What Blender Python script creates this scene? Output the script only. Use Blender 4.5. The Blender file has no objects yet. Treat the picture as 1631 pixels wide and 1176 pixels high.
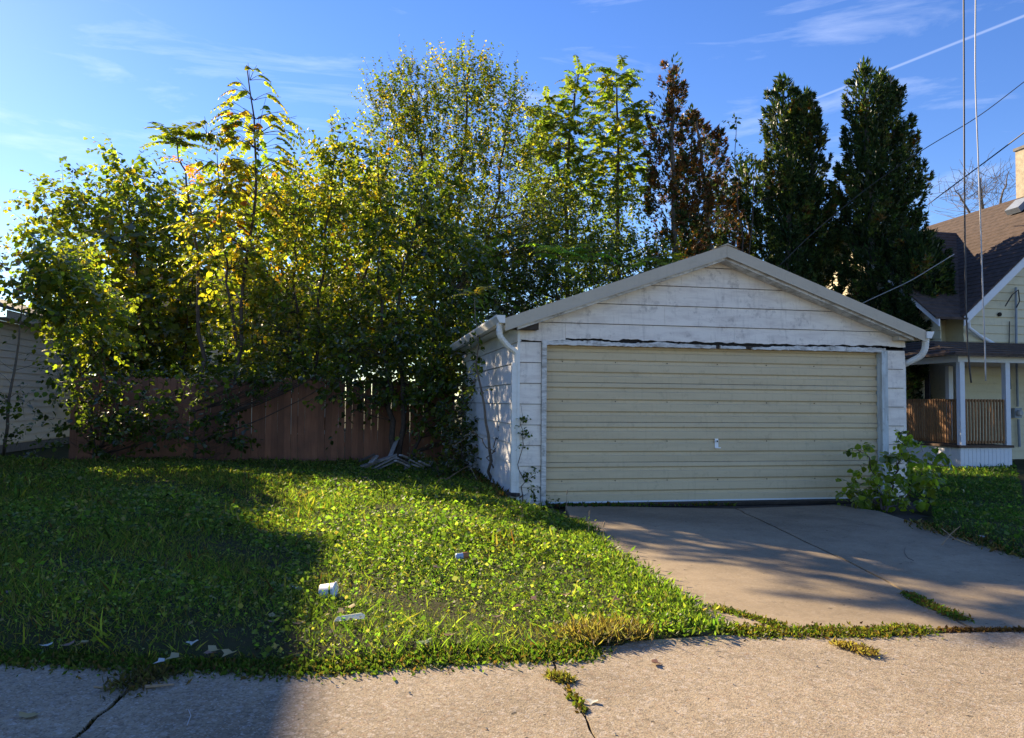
import bpy, math, random
import numpy as np
from mathutils import Vector
random.seed(7); rng = np.random.default_rng(11)
S = bpy.context.scene
COL = S.collection
R = math.radians

# ---------------------------------------------------------------- camera
F, CX, CY = 1200., 815.5, 588.
CAM = np.array([0, 0, 1.38])
psi, pit, rol = R(10.76), R(2.45), R(.5)
fw = np.array([math.sin(psi)*math.cos(pit), math.cos(psi)*math.cos(pit), math.sin(pit)])
rt = np.array([math.cos(psi), -math.sin(psi), 0.]); up = np.cross(rt, fw)
rt, up = rt*math.cos(rol)+up*math.sin(rol), -rt*math.sin(rol)+up*math.cos(rol)
def ray(x, y): return fw+(x-CX)/F*rt-(y-CY)/F*up
def onz(x, y, z=0.): d = ray(x, y); return CAM+d*(z-1.38)/d[2]
def ony(x, y, Y): d = ray(x, y); return CAM+d*Y/d[1]
def onx(x, y, X): d = ray(x, y); return CAM+d*X/d[0]
cd = bpy.data.cameras.new('camera'); cam = bpy.data.objects.new('camera', cd); COL.objects.link(cam)
cd.sensor_fit = 'HORIZONTAL'; cd.sensor_width = 36; cd.lens = F/1631*36; cd.clip_end = 3000; cd.clip_start = .05
from mathutils import Matrix
M4 = Matrix.Identity(4)
for i in range(3):
    M4[i][0], M4[i][1], M4[i][2], M4[i][3] = rt[i], up[i], -fw[i], CAM[i]
cam.matrix_world = M4
S.camera = cam

# ---------------------------------------------------------------- sky, sun, exposure
AZ, EL = R(-32), R(25)
SUN = np.array([math.sin(AZ)*math.cos(EL), math.cos(AZ)*math.cos(EL), math.sin(EL)])
W = bpy.data.worlds.new('World'); S.world = W; W.use_nodes = True
wn, wl = W.node_tree.nodes, W.node_tree.links
wn.clear()
def wnode(t, **k):
    n = wn.new(t)
    for a, b in k.items(): setattr(n, a, b)
    return n
sky = wnode('ShaderNodeTexSky', sky_type='NISHITA', sun_disc=False, sun_elevation=EL, sun_rotation=AZ % (2*math.pi), altitude=200, air_density=1.0, dust_density=.06, ozone_density=3.0)
bg = wnode('ShaderNodeBackground'); bg.inputs[1].default_value = .083
wo = wnode('ShaderNodeOutputWorld')
tc = wnode('ShaderNodeTexCoord')
mp = wnode('ShaderNodeMapping'); mp.inputs['Rotation'].default_value = (0, R(-12), R(20)); mp.inputs['Scale'].default_value = (1.6, 1.6, 9)
wl.new(tc.outputs['Generated'], mp.inputs[0])
nz = wnode('ShaderNodeTexNoise'); nz.inputs['Scale'].default_value = 2.2; nz.inputs['Detail'].default_value = 9; nz.inputs['Roughness'].default_value = .62; nz.inputs['Distortion'].default_value = .5
wl.new(mp.outputs[0], nz.inputs[0])
cr = wnode('ShaderNodeMapRange'); cr.inputs[1].default_value = .53; cr.inputs[2].default_value = .82; cr.inputs[4].default_value = .3
wl.new(nz.outputs[0], cr.inputs[0])
# thin condensation trail left by an aircraft: a narrow band round one great circle
d1, d2 = ray(1640, 22), ray(1300, 157)
nn = np.cross(d1, d2); nn /= np.linalg.norm(nn)
dp = wnode('ShaderNodeVectorMath', operation='DOT_PRODUCT'); dp.inputs[1].default_value = tuple(nn); wl.new(tc.outputs['Generated'], dp.inputs[0])
ab = wnode('ShaderNodeMath', operation='ABSOLUTE'); wl.new(dp.outputs['Value'], ab.inputs[0])
ct = wnode('ShaderNodeMapRange', interpolation_type='SMOOTHSTEP'); ct.inputs[1].default_value = .0003; ct.inputs[2].default_value = .0021; ct.inputs[3].default_value = .16; ct.inputs[4].default_value = 0
wl.new(ab.outputs[0], ct.inputs[0])
md = (d1/np.linalg.norm(d1)); dq = wnode('ShaderNodeVectorMath', operation='DOT_PRODUCT'); dq.inputs[1].default_value = tuple(md); wl.new(tc.outputs['Generated'], dq.inputs[0])
ce = wnode('ShaderNodeMapRange'); ce.inputs[1].default_value = .945; ce.inputs[2].default_value = .985; wl.new(dq.outputs['Value'], ce.inputs[0])
cm = wnode('ShaderNodeMath', operation='MULTIPLY'); wl.new(ct.outputs[0], cm.inputs[0]); wl.new(ce.outputs[0], cm.inputs[1])
mxf = wnode('ShaderNodeMath', operation='MAXIMUM'); wl.new(cr.outputs[0], mxf.inputs[0]); wl.new(cm.outputs[0], mxf.inputs[1])
mix = wnode('ShaderNodeMix', data_type='RGBA'); wl.new(mxf.outputs[0], mix.inputs[0]); hs = wnode('ShaderNodeHueSaturation'); hs.inputs['Saturation'].default_value = 1.22; hs.inputs['Hue'].default_value = .516; wl.new(sky.outputs[0], hs.inputs['Color']); wl.new(hs.outputs[0], mix.inputs[6]); mix.inputs[7].default_value = (7.6, 7.9, 8.6, 1)
wl.new(mix.outputs[2], bg.inputs[0]); wl.new(bg.outputs[0], wo.inputs[0])
sl = bpy.data.lights.new('sun', 'SUN'); sl.energy = 5.0; sl.angle = R(.5); sl.color = (1, .80, .54)
so = bpy.data.objects.new('sun', sl); COL.objects.link(so)
so.rotation_euler = Vector(SUN).to_track_quat('Z', 'Y').to_euler(); so.location = (-20, 30, 25)
S.view_settings.view_transform = 'Standard'; S.view_settings.look = 'None'; S.view_settings.gamma = 1; S.view_settings.use_curve_mapping = False
S.view_settings.exposure = 1.42
S.cycles.max_bounces = 8; S.cycles.transparent_max_bounces = 6

# ---------------------------------------------------------------- materials
MATS = {}
class NT:
    def __init__(s, name):
        s.m = bpy.data.materials.new(name); s.m.use_nodes = True
        s.n, s.l = s.m.node_tree.nodes, s.m.node_tree.links
        s.b = s.n['Principled BSDF']; s.out = s.n['Material Output']
        g = s.n.new('ShaderNodeNewGeometry'); s.pos = g.outputs['Position']; s.geo = g
        MATS[name] = s.m
    def noise(s, scale, detail=6, rough=.6, vec=None, stretch=None, dist=0.):
        t = s.n.new('ShaderNodeTexNoise'); t.inputs['Scale'].default_value = scale; t.inputs['Detail'].default_value = detail
        t.inputs['Roughness'].default_value = rough; t.inputs['Distortion'].default_value = dist
        v = vec or s.pos
        if stretch:
            m = s.n.new('ShaderNodeMapping'); m.inputs['Scale'].default_value = stretch; s.l.new(v, m.inputs[0]); v = m.outputs[0]
        s.l.new(v, t.inputs['Vector']); return t.outputs['Fac']
    def voro(s, scale, out='Distance', feature='F1', vec=None):
        t = s.n.new('ShaderNodeTexVoronoi'); t.feature = feature; t.inputs['Scale'].default_value = scale
        s.l.new(vec or s.pos, t.inputs['Vector']); return t.outputs[out]
    def rng(s, v, a, b, c=0., d=1.):
        t = s.n.new('ShaderNodeMapRange'); s.l.new(v, t.inputs[0])
        for i, x in enumerate((a, b, c, d)): t.inputs[i+1].default_value = x
        return t.outputs[0]
    def math(s, op, a, b):
        t = s.n.new('ShaderNodeMath'); t.operation = op
        for i, x in enumerate((a, b)):
            if hasattr(x, 'links'): s.l.new(x, t.inputs[i])
            else: t.inputs[i].default_value = x
        return t.outputs[0]
    def mix(s, f, a, b, mode='MIX'):
        t = s.n.new('ShaderNodeMix'); t.data_type = 'RGBA'; t.blend_type = mode
        for i, x in ((0, f), (6, a), (7, b)):
            if hasattr(x, 'links'): s.l.new(x, t.inputs[i])
            elif i == 0: t.inputs[0].default_value = x
            else: t.inputs[i].default_value = (*x, 1)
        return t.outputs[2]
    def rnd(s):
        return s.n.new('ShaderNodeObjectInfo').outputs['Random']
    def fin(s, col, rough=.8, bump=None, bs=.3, bd=.01, metal=0., spec=.4):
        if hasattr(col, 'links'): s.l.new(col, s.b.inputs['Base Color'])
        else: s.b.inputs['Base Color'].default_value = (*col, 1)
        if hasattr(rough, 'links'): s.l.new(rough, s.b.inputs['Roughness'])
        else: s.b.inputs['Roughness'].default_value = rough
        s.b.inputs['Metallic'].default_value = metal; s.b.inputs['Specular IOR Level'].default_value = spec
        if bump is not None:
            t = s.n.new('ShaderNodeBump'); t.inputs['Strength'].default_value = bs; t.inputs['Distance'].default_value = bd
            s.l.new(bump, t.inputs['Height']); s.l.new(t.outputs[0], s.b.inputs['Normal'])
        return s.m

def m_plain(name, col, rough=.7, var=.25, scale=6., bs=.15, metal=0., perobj=.15):
    t = NT(name); n = t.noise(scale, 7)
    c = t.mix(t.rng(n, .3, .7), tuple(x*(1-var) for x in col), tuple(min(1, x*(1+var*.6)) for x in col))
    if perobj: c = t.mix(t.rng(t.rnd(), 0, 1, 0, perobj), c, (.02, .018, .015))
    return t.fin(c, rough, t.noise(scale*9, 4), bs, .004, metal)
def m_concrete(name, a, b, grit):
    t = NT(name)
    n1 = t.noise(.7, 8, .65); n2 = t.noise(150, 3, .7); v = t.voro(115, 'Distance'); n3 = t.noise(5, 8, .72); n4 = t.noise(.35, 5, .6, dist=1.)
    c = t.mix(t.rng(n1, .32, .68), a, b)
    c = t.mix(t.rng(n3, .5, .72, 0, .4), c, tuple(x*.55 for x in a))
    c = t.mix(t.rng(n4, .48, .66, 0, .5), c, tuple(x*.55 for x in a))
    st = t.rng(t.noise(2.6, 9, .75, dist=2.), .58, .66, 0, .45); c = t.mix(st, c, tuple(x*.45 for x in a))
    for sc, w in ((120, 1.), (48, .6)):
        vc = t.voro(sc, 'Color'); sp = t.n.new('ShaderNodeSeparateColor'); t.l.new(vc, sp.inputs[0])
        c = t.mix(t.rng(sp.outputs[0], .6, 1, 0, grit*w), c, (.06, .052, .047))
        c = t.mix(t.rng(sp.outputs[1], .82, 1, 0, grit*w*.9), c, (.6, .55, .5))
        c = t.mix(t.rng(sp.outputs[2], .88, 1, 0, grit*w*.8), c, (.3, .17, .1))
    pit = t.rng(t.noise(16, 2, .5), .70, .75, 0, .8)
    c = t.mix(pit, c, (.045, .038, .03))
    h = t.math('ADD', t.math('MULTIPLY', v, .6*grit+.05), t.math('ADD', t.math('MULTIPLY', n2, .6*grit+.1), t.math('ADD', t.math('MULTIPLY', n3, .5), t.math('MULTIPLY', pit, -.8))))
    return t.fin(c, .9, h, .6, .005+.004*grit, spec=.2)
m_concrete('alley_concrete', (.27, .216, .142), (.45, .365, .248), .5)
m_concrete('drive_concrete', (.24, .188, .12), (.42, .33, .212), .15)
def m_paint(name, col, dirt, amount=.5, stretch=(1.5, 1.5, 7)):
    t = NT(name)
    n = t.noise(1.6, 9, .68, stretch=stretch, dist=.4); n2 = t.noise(7, 8, .7); n3 = t.noise(3.1, 6, .6, stretch=(6, 6, .5))
    c = t.mix(t.rng(n, .42, .72, 0, amount), col, dirt)
    c = t.mix(t.rng(n2, .56, .68, 0, amount*.75), c, tuple(x*.62 for x in dirt))
    c = t.mix(t.rng(n3, .55, .8, 0, amount*.5), c, tuple(x*.5 for x in dirt))
    c = t.mix(t.rng(t.rnd(), 0, 1, 0, .1), c, dirt)
    fl = t.rng(t.noise(11, 9, .75), .66, .69, 0, amount*1.3)
    c = t.mix(fl, c, (.22, .2, .18))
    return t.fin(c, .6, t.math('ADD', t.noise(40, 5), t.math('MULTIPLY', fl, -.6)), .25, .004, spec=.35)
m_paint('white_siding', (.88, .80, .705), (.60, .515, .455), .8)
m_paint('side_siding', (.78, .79, .80), (.55, .55, .55), .45)
m_paint('peeling_trim', (.74, .72, .68), (.2, .17, .13), .95, (3, 3, 12))
m_paint('gutter_white', (.80, .80, .77), (.5, .48, .42), .3)
m_paint('beige_metal', (.52, .455, .355), (.41, .355, .27), .3)
m_paint('door_beige', (.64, .515, .325), (.46, .365, .23), .5, (.6, .6, 5))
m_paint('jamb_blue', (.60, .66, .68), (.26, .25, .22), .8, (9, 9, 1.2))
_d = MATS['door_beige'].node_tree; _t = [n for n in _d.nodes if n.type == 'BUMP'][0]; _t.inputs['Distance'].default_value = .006; _n = _d.nodes.new('ShaderNodeTexNoise'); _n.inputs['Scale'].default_value = 2.3; _d.links.new([n for n in _d.nodes if n.type == 'NEW_GEOMETRY'][0].outputs['Position'], _n.inputs['Vector']); _a = _d.nodes.new('ShaderNodeMath'); _a.operation = 'MULTIPLY_ADD'; _a.inputs[1].default_value = 6.; _src = _t.inputs['Height'].links[0].from_socket; _d.links.new(_n.outputs['Fac'], _a.inputs[0]); _d.links.new(_src, _a.inputs[2]); _d.links.new(_a.outputs[0], _t.inputs['Height'])
m_paint('tan_siding', (.80, .69, .55), (.6, .5, .4), .25)
m_paint('yellow_siding', (.64, .575, .39), (.48, .43, .30), .35)
m_paint('blue_white_trim', (.72, .74, .78), (.5, .5, .52), .2)
m_paint('pale_blue_siding', (.55, .62, .70), (.45, .5, .56), .2)
m_plain('dark_gap', (.02, .017, .014), .95, perobj=0)
m_plain('rotten_wood', (.07, .055, .045), .9, .6, 15)
m_plain('roof_grey', (.16, .15, .145), .9, .3, 12)
m_plain('roof_brown', (.085, .058, .045), .92, .45, 7, .5)
m_plain('roof_dark', (.045, .04, .045), .9, .3, 7)
m_plain('brick_red', (.26, .13, .09), .9, .3, 5)
m_plain('chimney_stone', (.50, .42, .30), .9, .3, 8)
m_plain('plank_grey', (.36, .34, .33), .85, .35, 14, perobj=.5)
m_plain('rail_wood', (.30, .15, .06), .75, .35, 14, perobj=.35)
m_plain('bark', (.085, .062, .05), .95, .4, 18, .6, perobj=0)
m_plain('bark_grey', (.17, .145, .12), .95, .4, 18, .6, perobj=0)
m_plain('dry_twig', (.30, .22, .14), .9, .3, 18, perobj=0)
m_plain('black_cable', (.03, .03, .035), .5, .1, 5, perobj=0)
m_plain('grey_cable', (.42, .43, .45), .45, .15, 5, perobj=0)
m_plain('steel_grey', (.25, .29, .34), .45, .15, 9, perobj=0)
m_plain('foam_white', (.86, .86, .85), .5, .04, 9, perobj=0)
m_plain('dirt', (.055, .042, .03), .98, .5, 9, .8, perobj=0)
m_plain('porch_floor', (.1, .06, .04), .8, .2, 9, perobj=0)
m_plain('stone', (.5, .48, .46), .85, .2, 20)
m_plain('concrete_block', (.22, .2, .18), .9, .3, 8)
def m_wood():
    t = NT('fence_wood')
    n = t.noise(2.2, 8, .65, stretch=(16, 16, 1.2)); n2 = t.noise(1.3, 6)
    c = t.mix(t.rng(n, .3, .7), (.25, .10, .055), (.36, .16, .09))
    c = t.mix(t.rng(n2, .45, .75, 0, .6), c, (.075, .045, .034))
    c = t.mix(t.rng(t.rnd(), 0, 1, 0, .5), c, (.07, .035, .025))
    return t.fin(c, .85, n, .35, .006)
m_wood()
def m_ground(name, a, b, c3):
    t = NT(name); n = t.noise(1.1, 8, .7); n2 = t.noise(16, 6, .7)
    c = t.mix(t.rng(n, .35, .65), a, b); c = t.mix(t.rng(n2, .5, .72), c, c3)
    return t.fin(c, .97, n2, .8, .03, spec=.1)
m_ground('lawn_soil', (.035, .045, .016), (.055, .05, .025), (.07, .052, .03))
m_ground('far_ground', (.05, .06, .025), (.07, .07, .035), (.08, .065, .04))
def m_leaf(name, trans=.5, gloss=.12, tw=(1.7, 1.75, .7)):
    t = NT(name)
    a = t.n.new('ShaderNodeAttribute'); a.attribute_name = 'Col'
    c = a.outputs['Color']
    d = t.n.new('ShaderNodeBsdfDiffuse'); t.l.new(c, d.inputs[0])
    tr = t.n.new('ShaderNodeBsdfTranslucent'); t.l.new(t.mix(1., c, tw, 'MULTIPLY'), tr.inputs[0])
    g = t.n.new('ShaderNodeBsdfGlossy'); g.inputs['Roughness'].default_value = .5; g.inputs[0].default_value = (1, 1, 1, 1)
    m1 = t.n.new('ShaderNodeMixShader'); m1.inputs[0].default_value = trans; t.l.new(d.outputs[0], m1.inputs[1]); t.l.new(tr.outputs[0], m1.inputs[2])
    lw = t.n.new('ShaderNodeLayerWeight'); lw.inputs[0].default_value = .25
    m2 = t.n.new('ShaderNodeMixShader'); t.l.new(t.math('MULTIPLY', lw.outputs['Fresnel'], gloss), m2.inputs[0]); t.l.new(m1.outputs[0], m2.inputs[1]); t.l.new(g.outputs[0], m2.inputs[2])
    t.l.new(m2.outputs[0], t.out.inputs[0]); return t.m
m_leaf('leaf', .64, .14, (2.3, 2.2, .6)); m_leaf('needle', .35, .1, (1.7, 1.7, .7)); m_leaf('grass_blade', .58, .03, (1.65, 2.1, .55)); m_leaf('litter_leaf', .25, .1, (1.2, 1.1, .8))
def m_glass(name, col, rough=.08):
    t = NT(name); return t.fin(col, rough, spec=.6)
m_glass('dark_glass', (.012, .014, .018))
def m_clear():
    t = NT('clear_plastic'); t.b.inputs['Base Color'].default_value = (.8, .82, .8, 1); t.b.inputs['Roughness'].default_value = .2
    t.b.inputs['Alpha'].default_value = .55; return t.m
m_clear()
m_plain('green_print', (.05, .35, .2), .5, .1, perobj=0); m_plain('blue_can', (.35, .45, .62), .3, .15, perobj=0); m_plain('orange_brown', (.4, .16, .05), .6, .2, perobj=0)

# ---------------------------------------------------------------- mesh helpers
class MB:
    def __init__(s): s.v = []; s.f = []
    def add(s, vs, fs):
        o = len(s.v); s.v += [tuple(map(float, p)) for p in vs]; s.f += [tuple(o+i for i in f) for f in fs]; return s
    def box(s, a, b):
        x0, y0, z0 = a; x1, y1, z1 = b
        return s.add([(x0,y0,z0),(x1,y0,z0),(x1,y1,z0),(x0,y1,z0),(x0,y0,z1),(x1,y0,z1),(x1,y1,z1),(x0,y1,z1)],
            [(0,3,2,1),(4,5,6,7),(0,1,5,4),(1,2,6,5),(2,3,7,6),(3,0,4,7)])
    def loft(s, A, B):      # two outlines with the same count, capped
        n = len(A)
        return s.add(list(A)+list(B), [tuple(range(n))[::-1], tuple(range(n, 2*n))]+[(i, (i+1) % n, n+(i+1) % n, n+i) for i in range(n)])
    def obox(s, c, ax, ay, az):   # oriented box by centre and half axes
        c, ax, ay, az = map(np.array, (c, ax, ay, az))
        vs = [c+i*ax+j*ay+k*az for k in (-1, 1) for i, j in ((-1,-1),(1,-1),(1,1),(-1,1))]
        return s.add(vs, [(0,3,2,1),(4,5,6,7),(0,1,5,4),(1,2,6,5),(2,3,7,6),(3,0,4,7)])
    def tube(s, pts, rad, n=6, cap=True):
        pts = [np.array(p, float) for p in pts]; k = len(pts)
        rad = [rad]*k if np.isscalar(rad) else rad
        o = len(s.v); ref = None
        for i in range(k):
            t = pts[min(i+1, k-1)]-pts[max(i-1, 0)]; t = t/(np.linalg.norm(t)+1e-9)
            if ref is None:
                ref = np.array([1., 0, 0]) if abs(t[0]) < .9 else np.array([0, 1., 0])
            a = np.cross(t, ref); a /= np.linalg.norm(a)+1e-9; b = np.cross(t, a); ref = np.cross(a, t)
            for j in range(n):
                q = 2*math.pi*j/n; p = pts[i]+rad[i]*(math.cos(q)*a+math.sin(q)*b); s.v.append(tuple(p))
        for i in range(k-1):
            for j in range(n):
                s.f.append((o+i*n+j, o+i*n+(j+1) % n, o+(i+1)*n+(j+1) % n, o+(i+1)*n+j))
        if cap: s.f.append(tuple(o+j for j in range(n))[::-1]); s.f.append(tuple(o+(k-1)*n+j for j in range(n)))
        return s
    def lathe(s, c, prof, n=16, axis=(0, 0, 1)):
        c = np.array(c, float); ax = np.array(axis, float); ax /= np.linalg.norm(ax)
        r_ = np.array([1., 0, 0]) if abs(ax[0]) < .9 else np.array([0, 1., 0]); a = np.cross(ax, r_); a /= np.linalg.norm(a); b = np.cross(ax, a)
        o = len(s.v)
        for (r, h) in prof:
            for j in range(n):
                q = 2*math.pi*j/n; s.v.append(tuple(c+h*ax+r*(math.cos(q)*a+math.sin(q)*b)))
        for i in range(len(prof)-1):
            for j in range(n): s.f.append((o+i*n+j, o+i*n+(j+1) % n, o+(i+1)*n+(j+1) % n, o+(i+1)*n+j))
        return s
    def build(s, name, mat, parent=None, smooth=False):
        me = bpy.data.meshes.new(name); me.from_pydata(s.v, [], s.f); me.materials.append(MATS[mat])
        if smooth: me.polygons.foreach_set('use_smooth', [True]*len(me.polygons))
        me.update(); return link(name, me, parent)
def link(name, me, parent=None):
    o = bpy.data.objects.new(name, me); COL.objects.link(o)
    if parent is not None:
        o.parent = parent; o.matrix_parent_inverse = PINV[parent.name] if parent.name in PINV else Matrix.Identity(4)
    return o
PINV = {}
def thing(name, label, cat, loc=(0, 0, 0), group=None):
    o = bpy.data.objects.new(name, None); COL.objects.link(o); o.location = tuple(map(float, loc)); o.empty_display_size = .2
    PINV[o.name] = Matrix.Translation(Vector(tuple(map(float, loc)))).inverted()
    return tag(o, label, cat, group)
def tag(o, label, cat, group=None, kind=None):
    o['label'] = label; o['category'] = cat
    if group: o['group'] = group
    if kind: o['kind'] = kind
    return o
def struct(o, label=None):
    o['kind'] = 'structure'
    if label: o['label'] = label
    return o
def box(name, a, b, mat, parent=None): return MB().box(a, b).build(name, mat, parent)
def fastmesh(name, V, quads, mat, parent=None, cols=None, smooth=False):
    """V (n,3); quads (m,4) -> one mesh; cols per vertex (n,3)"""
    me = bpy.data.meshes.new(name); V = np.asarray(V, np.float32); Q = np.asarray(quads, np.int32)
    k = Q.shape[1]
    me.vertices.add(len(V)); me.vertices.foreach_set('co', V.ravel())
    me.loops.add(Q.size); me.loops.foreach_set('vertex_index', Q.ravel())
    me.polygons.add(len(Q)); me.polygons.foreach_set('loop_start', np.arange(0, Q.size, k, dtype=np.int32))
    if cols is not None:
        a = me.attributes.new('Col', 'FLOAT_COLOR', 'POINT'); c = np.ones((len(V), 4), np.float32); c[:, :3] = cols; a.data.foreach_set('color', c.ravel())
    me.materials.append(MATS[mat]); me.update(calc_edges=True)
    return link(name, me, parent)
def unit(a): return a/(np.linalg.norm(a, axis=-1, keepdims=True)+1e-9)
OVATE = np.array([(0,0,0),(.28,.42,.10),(.72,.30,.07),(1,0,-.06),(.72,-.30,.07),(.28,-.42,.10)]); OVQ = [(0,1,2,3),(0,3,4,5)]
LOBE = np.array([(0,0,0),(-.05,.4,.08),(.22,.3,.02),(.42,.62,.1),(.55,.2,.0),(1,0,-.08),(.55,-.2,0),(.42,-.62,.1),(.22,-.3,.02),(-.05,-.4,.08)])
LBQ = [(0,1,2,4),(2,3,4,4),(0,4,5,6),(0,6,8,9),(6,7,8,8)]
LBQ = [(0,1,2,3),(0,3,4,5),(0,5,6,7),(0,7,8,9)]
LANCE = np.array([(0,0,0),(.3,.2,.04),(.7,.13,.02),(1,0,-.08),(.7,-.13,.02),(.3,-.2,.04)])
SCALE = np.array([(0,0,0),(.45,.15,.03),(1,0,-.05),(.45,-.15,.03)]); SCQ = [(0,1,2,3)]
def leaves(name, P, A, N, L, C, parent, mat='leaf', shape=OVATE, quads=OVQ):
    """P positions, A leaf axes, N rough normals, L lengths, C colours"""
    P, A, N = np.asarray(P, float), unit(np.asarray(A, float)), np.asarray(N, float)
    Sd = unit(np.cross(N, A)); Nn = np.cross(A, Sd); L = np.asarray(L)[:, None]
    k = len(shape); V = np.empty((len(P), k, 3))
    for i, (a, b, c) in enumerate(shape): V[:, i] = P+L*(a*A+b*Sd+c*Nn)
    Q = (np.arange(len(P))[:, None, None]*k+np.array(quads)[None]).reshape(-1, 4)
    return fastmesh(name, V.reshape(-1, 3), Q, mat, parent, np.repeat(np.asarray(C), k, axis=0))
def pick(cols, w, n, jit=.22):
    cols = np.array(cols); i = rng.choice(len(cols), n, p=np.array(w)/sum(w))
    return np.clip(cols[i]*(1+jit*rng.normal(size=(n, 1)))*(1+.08*rng.normal(size=(n, 3))), .004, .95)

# ---------------------------------------------------------------- ground, alley, driveway
g = MB(); g.add([(-600,-300,-.07),(600,-300,-.07),(600,1500,-.07),(-600,1500,-.07)], [(0,1,2,3)])
struct(g.build('ground', 'far_ground'))
def jag(pts, amp, step=.12, seed=0):
    rr = np.random.default_rng(seed); out = []
    for a, b in zip(pts[:-1], pts[1:]):
        a, b = np.array(a[:2], float), np.array(b[:2], float); n = max(1, int(np.linalg.norm(b-a)/step))
        t = unit(b-a); nrm = np.array([-t[1], t[0]])
        for i in range(n): out.append(a+(b-a)*i/n+nrm*rr.normal()*amp*(0 < i))
    out.append(np.array(pts[-1][:2], float)); return out
def slab(name, poly, z0, z1, mat, parent):
    n = len(poly); vs = [(p[0], p[1], z0) for p in poly]+[(p[0], p[1], z1) for p in poly]
    mb = MB().add(vs, [tuple(range(n, 2*n))]+[(i, (i+1) % n, n+(i+1) % n, n+i) for i in range(n)])
    return mb.build(name, mat, parent)
def xy(x, y): return onz(x, y)[:2]
alley = struct(MB().add([(-60,-8,-.055),(60,-8,-.055),(60,4.35,-.055),(-60,4.35,-.055)], [(0,1,2,3)]).build('alley', 'dirt'))
crL = jag([xy(268,1062), xy(190,1112), xy(112,1180), (-1.25,-8)], .014, .1, 1)
crR = jag([xy(876,1040), xy(898,1085), xy(925,1130), xy(952,1180), (.75,-8)], .012, .1, 2)
edge = 4.24
def off(l, dx): return [p+np.array([dx, 0]) for p in l]
slab('concrete_slab', [(-60, -8), (-60, edge+.25)]+jag([(-20, edge+.2), xy(0,1040), xy(150,1042), xy(262,1052)], .02, .3, 3)+[p for p in off(crL, -.012)], -.05, 0, 'alley_concrete', alley)
slab('concrete_slab', [p for p in off(crL, .012)][::-1]+jag([xy(275,1048), xy(545,1050), xy(700,1040), xy(870,1036)], .02, .3, 4)+[p for p in off(crR, -.007)], -.05, 0, 'alley_concrete', alley)
slab('concrete_slab', [p for p in off(crR, .007)][::-1]+jag([xy(885,1036), xy(1000,1022), xy(1140,1012), xy(1400,1010), xy(1640,1007), (9, 3.9), (60, 3.3)], .012, .25, 5)+[(60, -8)], -.05, 0, 'alley_concrete', alley)
drive = struct(MB().add([(1.7,4.0,-.05),(7.0,3.6,-.05),(8.6,9.85,-.05),(1.7,9.85,-.05)], [(0,1,2,3)]).build('driveway', 'dirt'))
jt = jag([xy(1172,811), xy(1370,905), xy(1450,947), xy(1545,1001)], .006, .2, 6)
slab('concrete_slab', [xy(900,806)]+[p for p in off(jt, -.012)]+jag([xy(1530,1001), xy(1400,1004), xy(1140,1002), xy(1090,1000)], .012, .15, 7)+[xy(1000,930), xy(925,860)], -.05, .004, 'drive_concrete', drive)
slab('concrete_slab', [p for p in off(jt, .012)][::-1]+[xy(1330,805)]+[xy(1400,815), xy(1490,845), xy(1560,868), xy(1640,893), (6.2,5.6), (6.6,3.75)]+jag([xy(1640,1001), xy(1555,1002)], .01, .2, 8), -.05, .006, 'drive_concrete', drive)

# lawn: gently uneven sheets of soil under the grass
def lawn_z0(x, y): return .03+.035*np.sin(x*1.3+.5)*np.sin(y*.9)+.03*np.sin(x*.5+y*.7)+np.clip((y-5)/12, 0, 1)*.05
LAWN = [xy(-60,1040), xy(0,1046), xy(150,1050), xy(262,1060), xy(420,1062), xy(545,1060), xy(700,1046), xy(870,1040), xy(1000,1026), xy(1105,1010), xy(1060,965), xy(985,912), xy(925,862), xy(898,826), (2.0,9.85), (2.0,16.6), (-14,18), (-14,5)]
LAWN = [np.array(p) for p in LAWN]
RLAWN = [np.array(p) for p in (xy(1490,846), xy(1560,870), xy(1640,895), (9,5.2), (22,4.5), (22,26), (8.2,26), (8.0,9.6))]
def inside(P, poly):
    x, y = P[:, 0], P[:, 1]; r = np.zeros(len(P), bool); n = len(poly)
    for i in range(n):
        (x0, y0), (x1, y1) = poly[i], poly[(i+1) % n]
        c = ((y0 > y) != (y1 > y)) & (x < (x1-x0)*(y-y0)/(y1-y0+1e-12)+x0); r ^= c
    return r
def edge_dist(P, poly):
    d = np.full(len(P), 9.)
    for i in range(len(poly)):
        a, b = np.array(poly[i]), np.array(poly[(i+1) % len(poly)]); ab_ = b-a; t = np.clip(((P-a)@ab_)/(ab_@ab_+1e-9), 0, 1); d = np.minimum(d, np.linalg.norm(P-a-t[:, None]*ab_, axis=1))
    return d
def lawn_z(x, y):
    x, y = np.asarray(x, float), np.asarray(y, float); P = np.stack([x, y], 1)
    d = np.minimum(edge_dist(P, LAWN), edge_dist(P, RLAWN)); k = np.clip(d/.35, 0, 1); return lawn_z0(x, y)*k*k*(3-2*k)+.007
def lawn_sheet(name, poly, x0, x1, y0, y1, st):
    xs, ys = np.arange(x0, x1, st), np.arange(y0, y1, st); X, Y = np.meshgrid(xs, ys); P = np.stack([X.ravel(), Y.ravel()], 1)
    ins = inside(P, poly); Z = np.where(ins, lawn_z(P[:, 0], P[:, 1]), -.04)
    V = np.column_stack([P, Z]); nx = len(xs); i = np.arange(len(P)).reshape(len(ys), nx)
    Q = np.stack([i[:-1,:-1], i[:-1,1:], i[1:,1:], i[1:,:-1]], -1).reshape(-1, 4)
    Q = Q[ins[Q].any(1)]
    return struct(fastmesh(name, V, Q, 'lawn_soil'))
lawn_sheet('lawn', LAWN, -14, 2.6, 3.6, 18, .08); lawn_sheet('side_lawn', RLAWN, 5.5, 22, 4.5, 26, .2)

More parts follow.
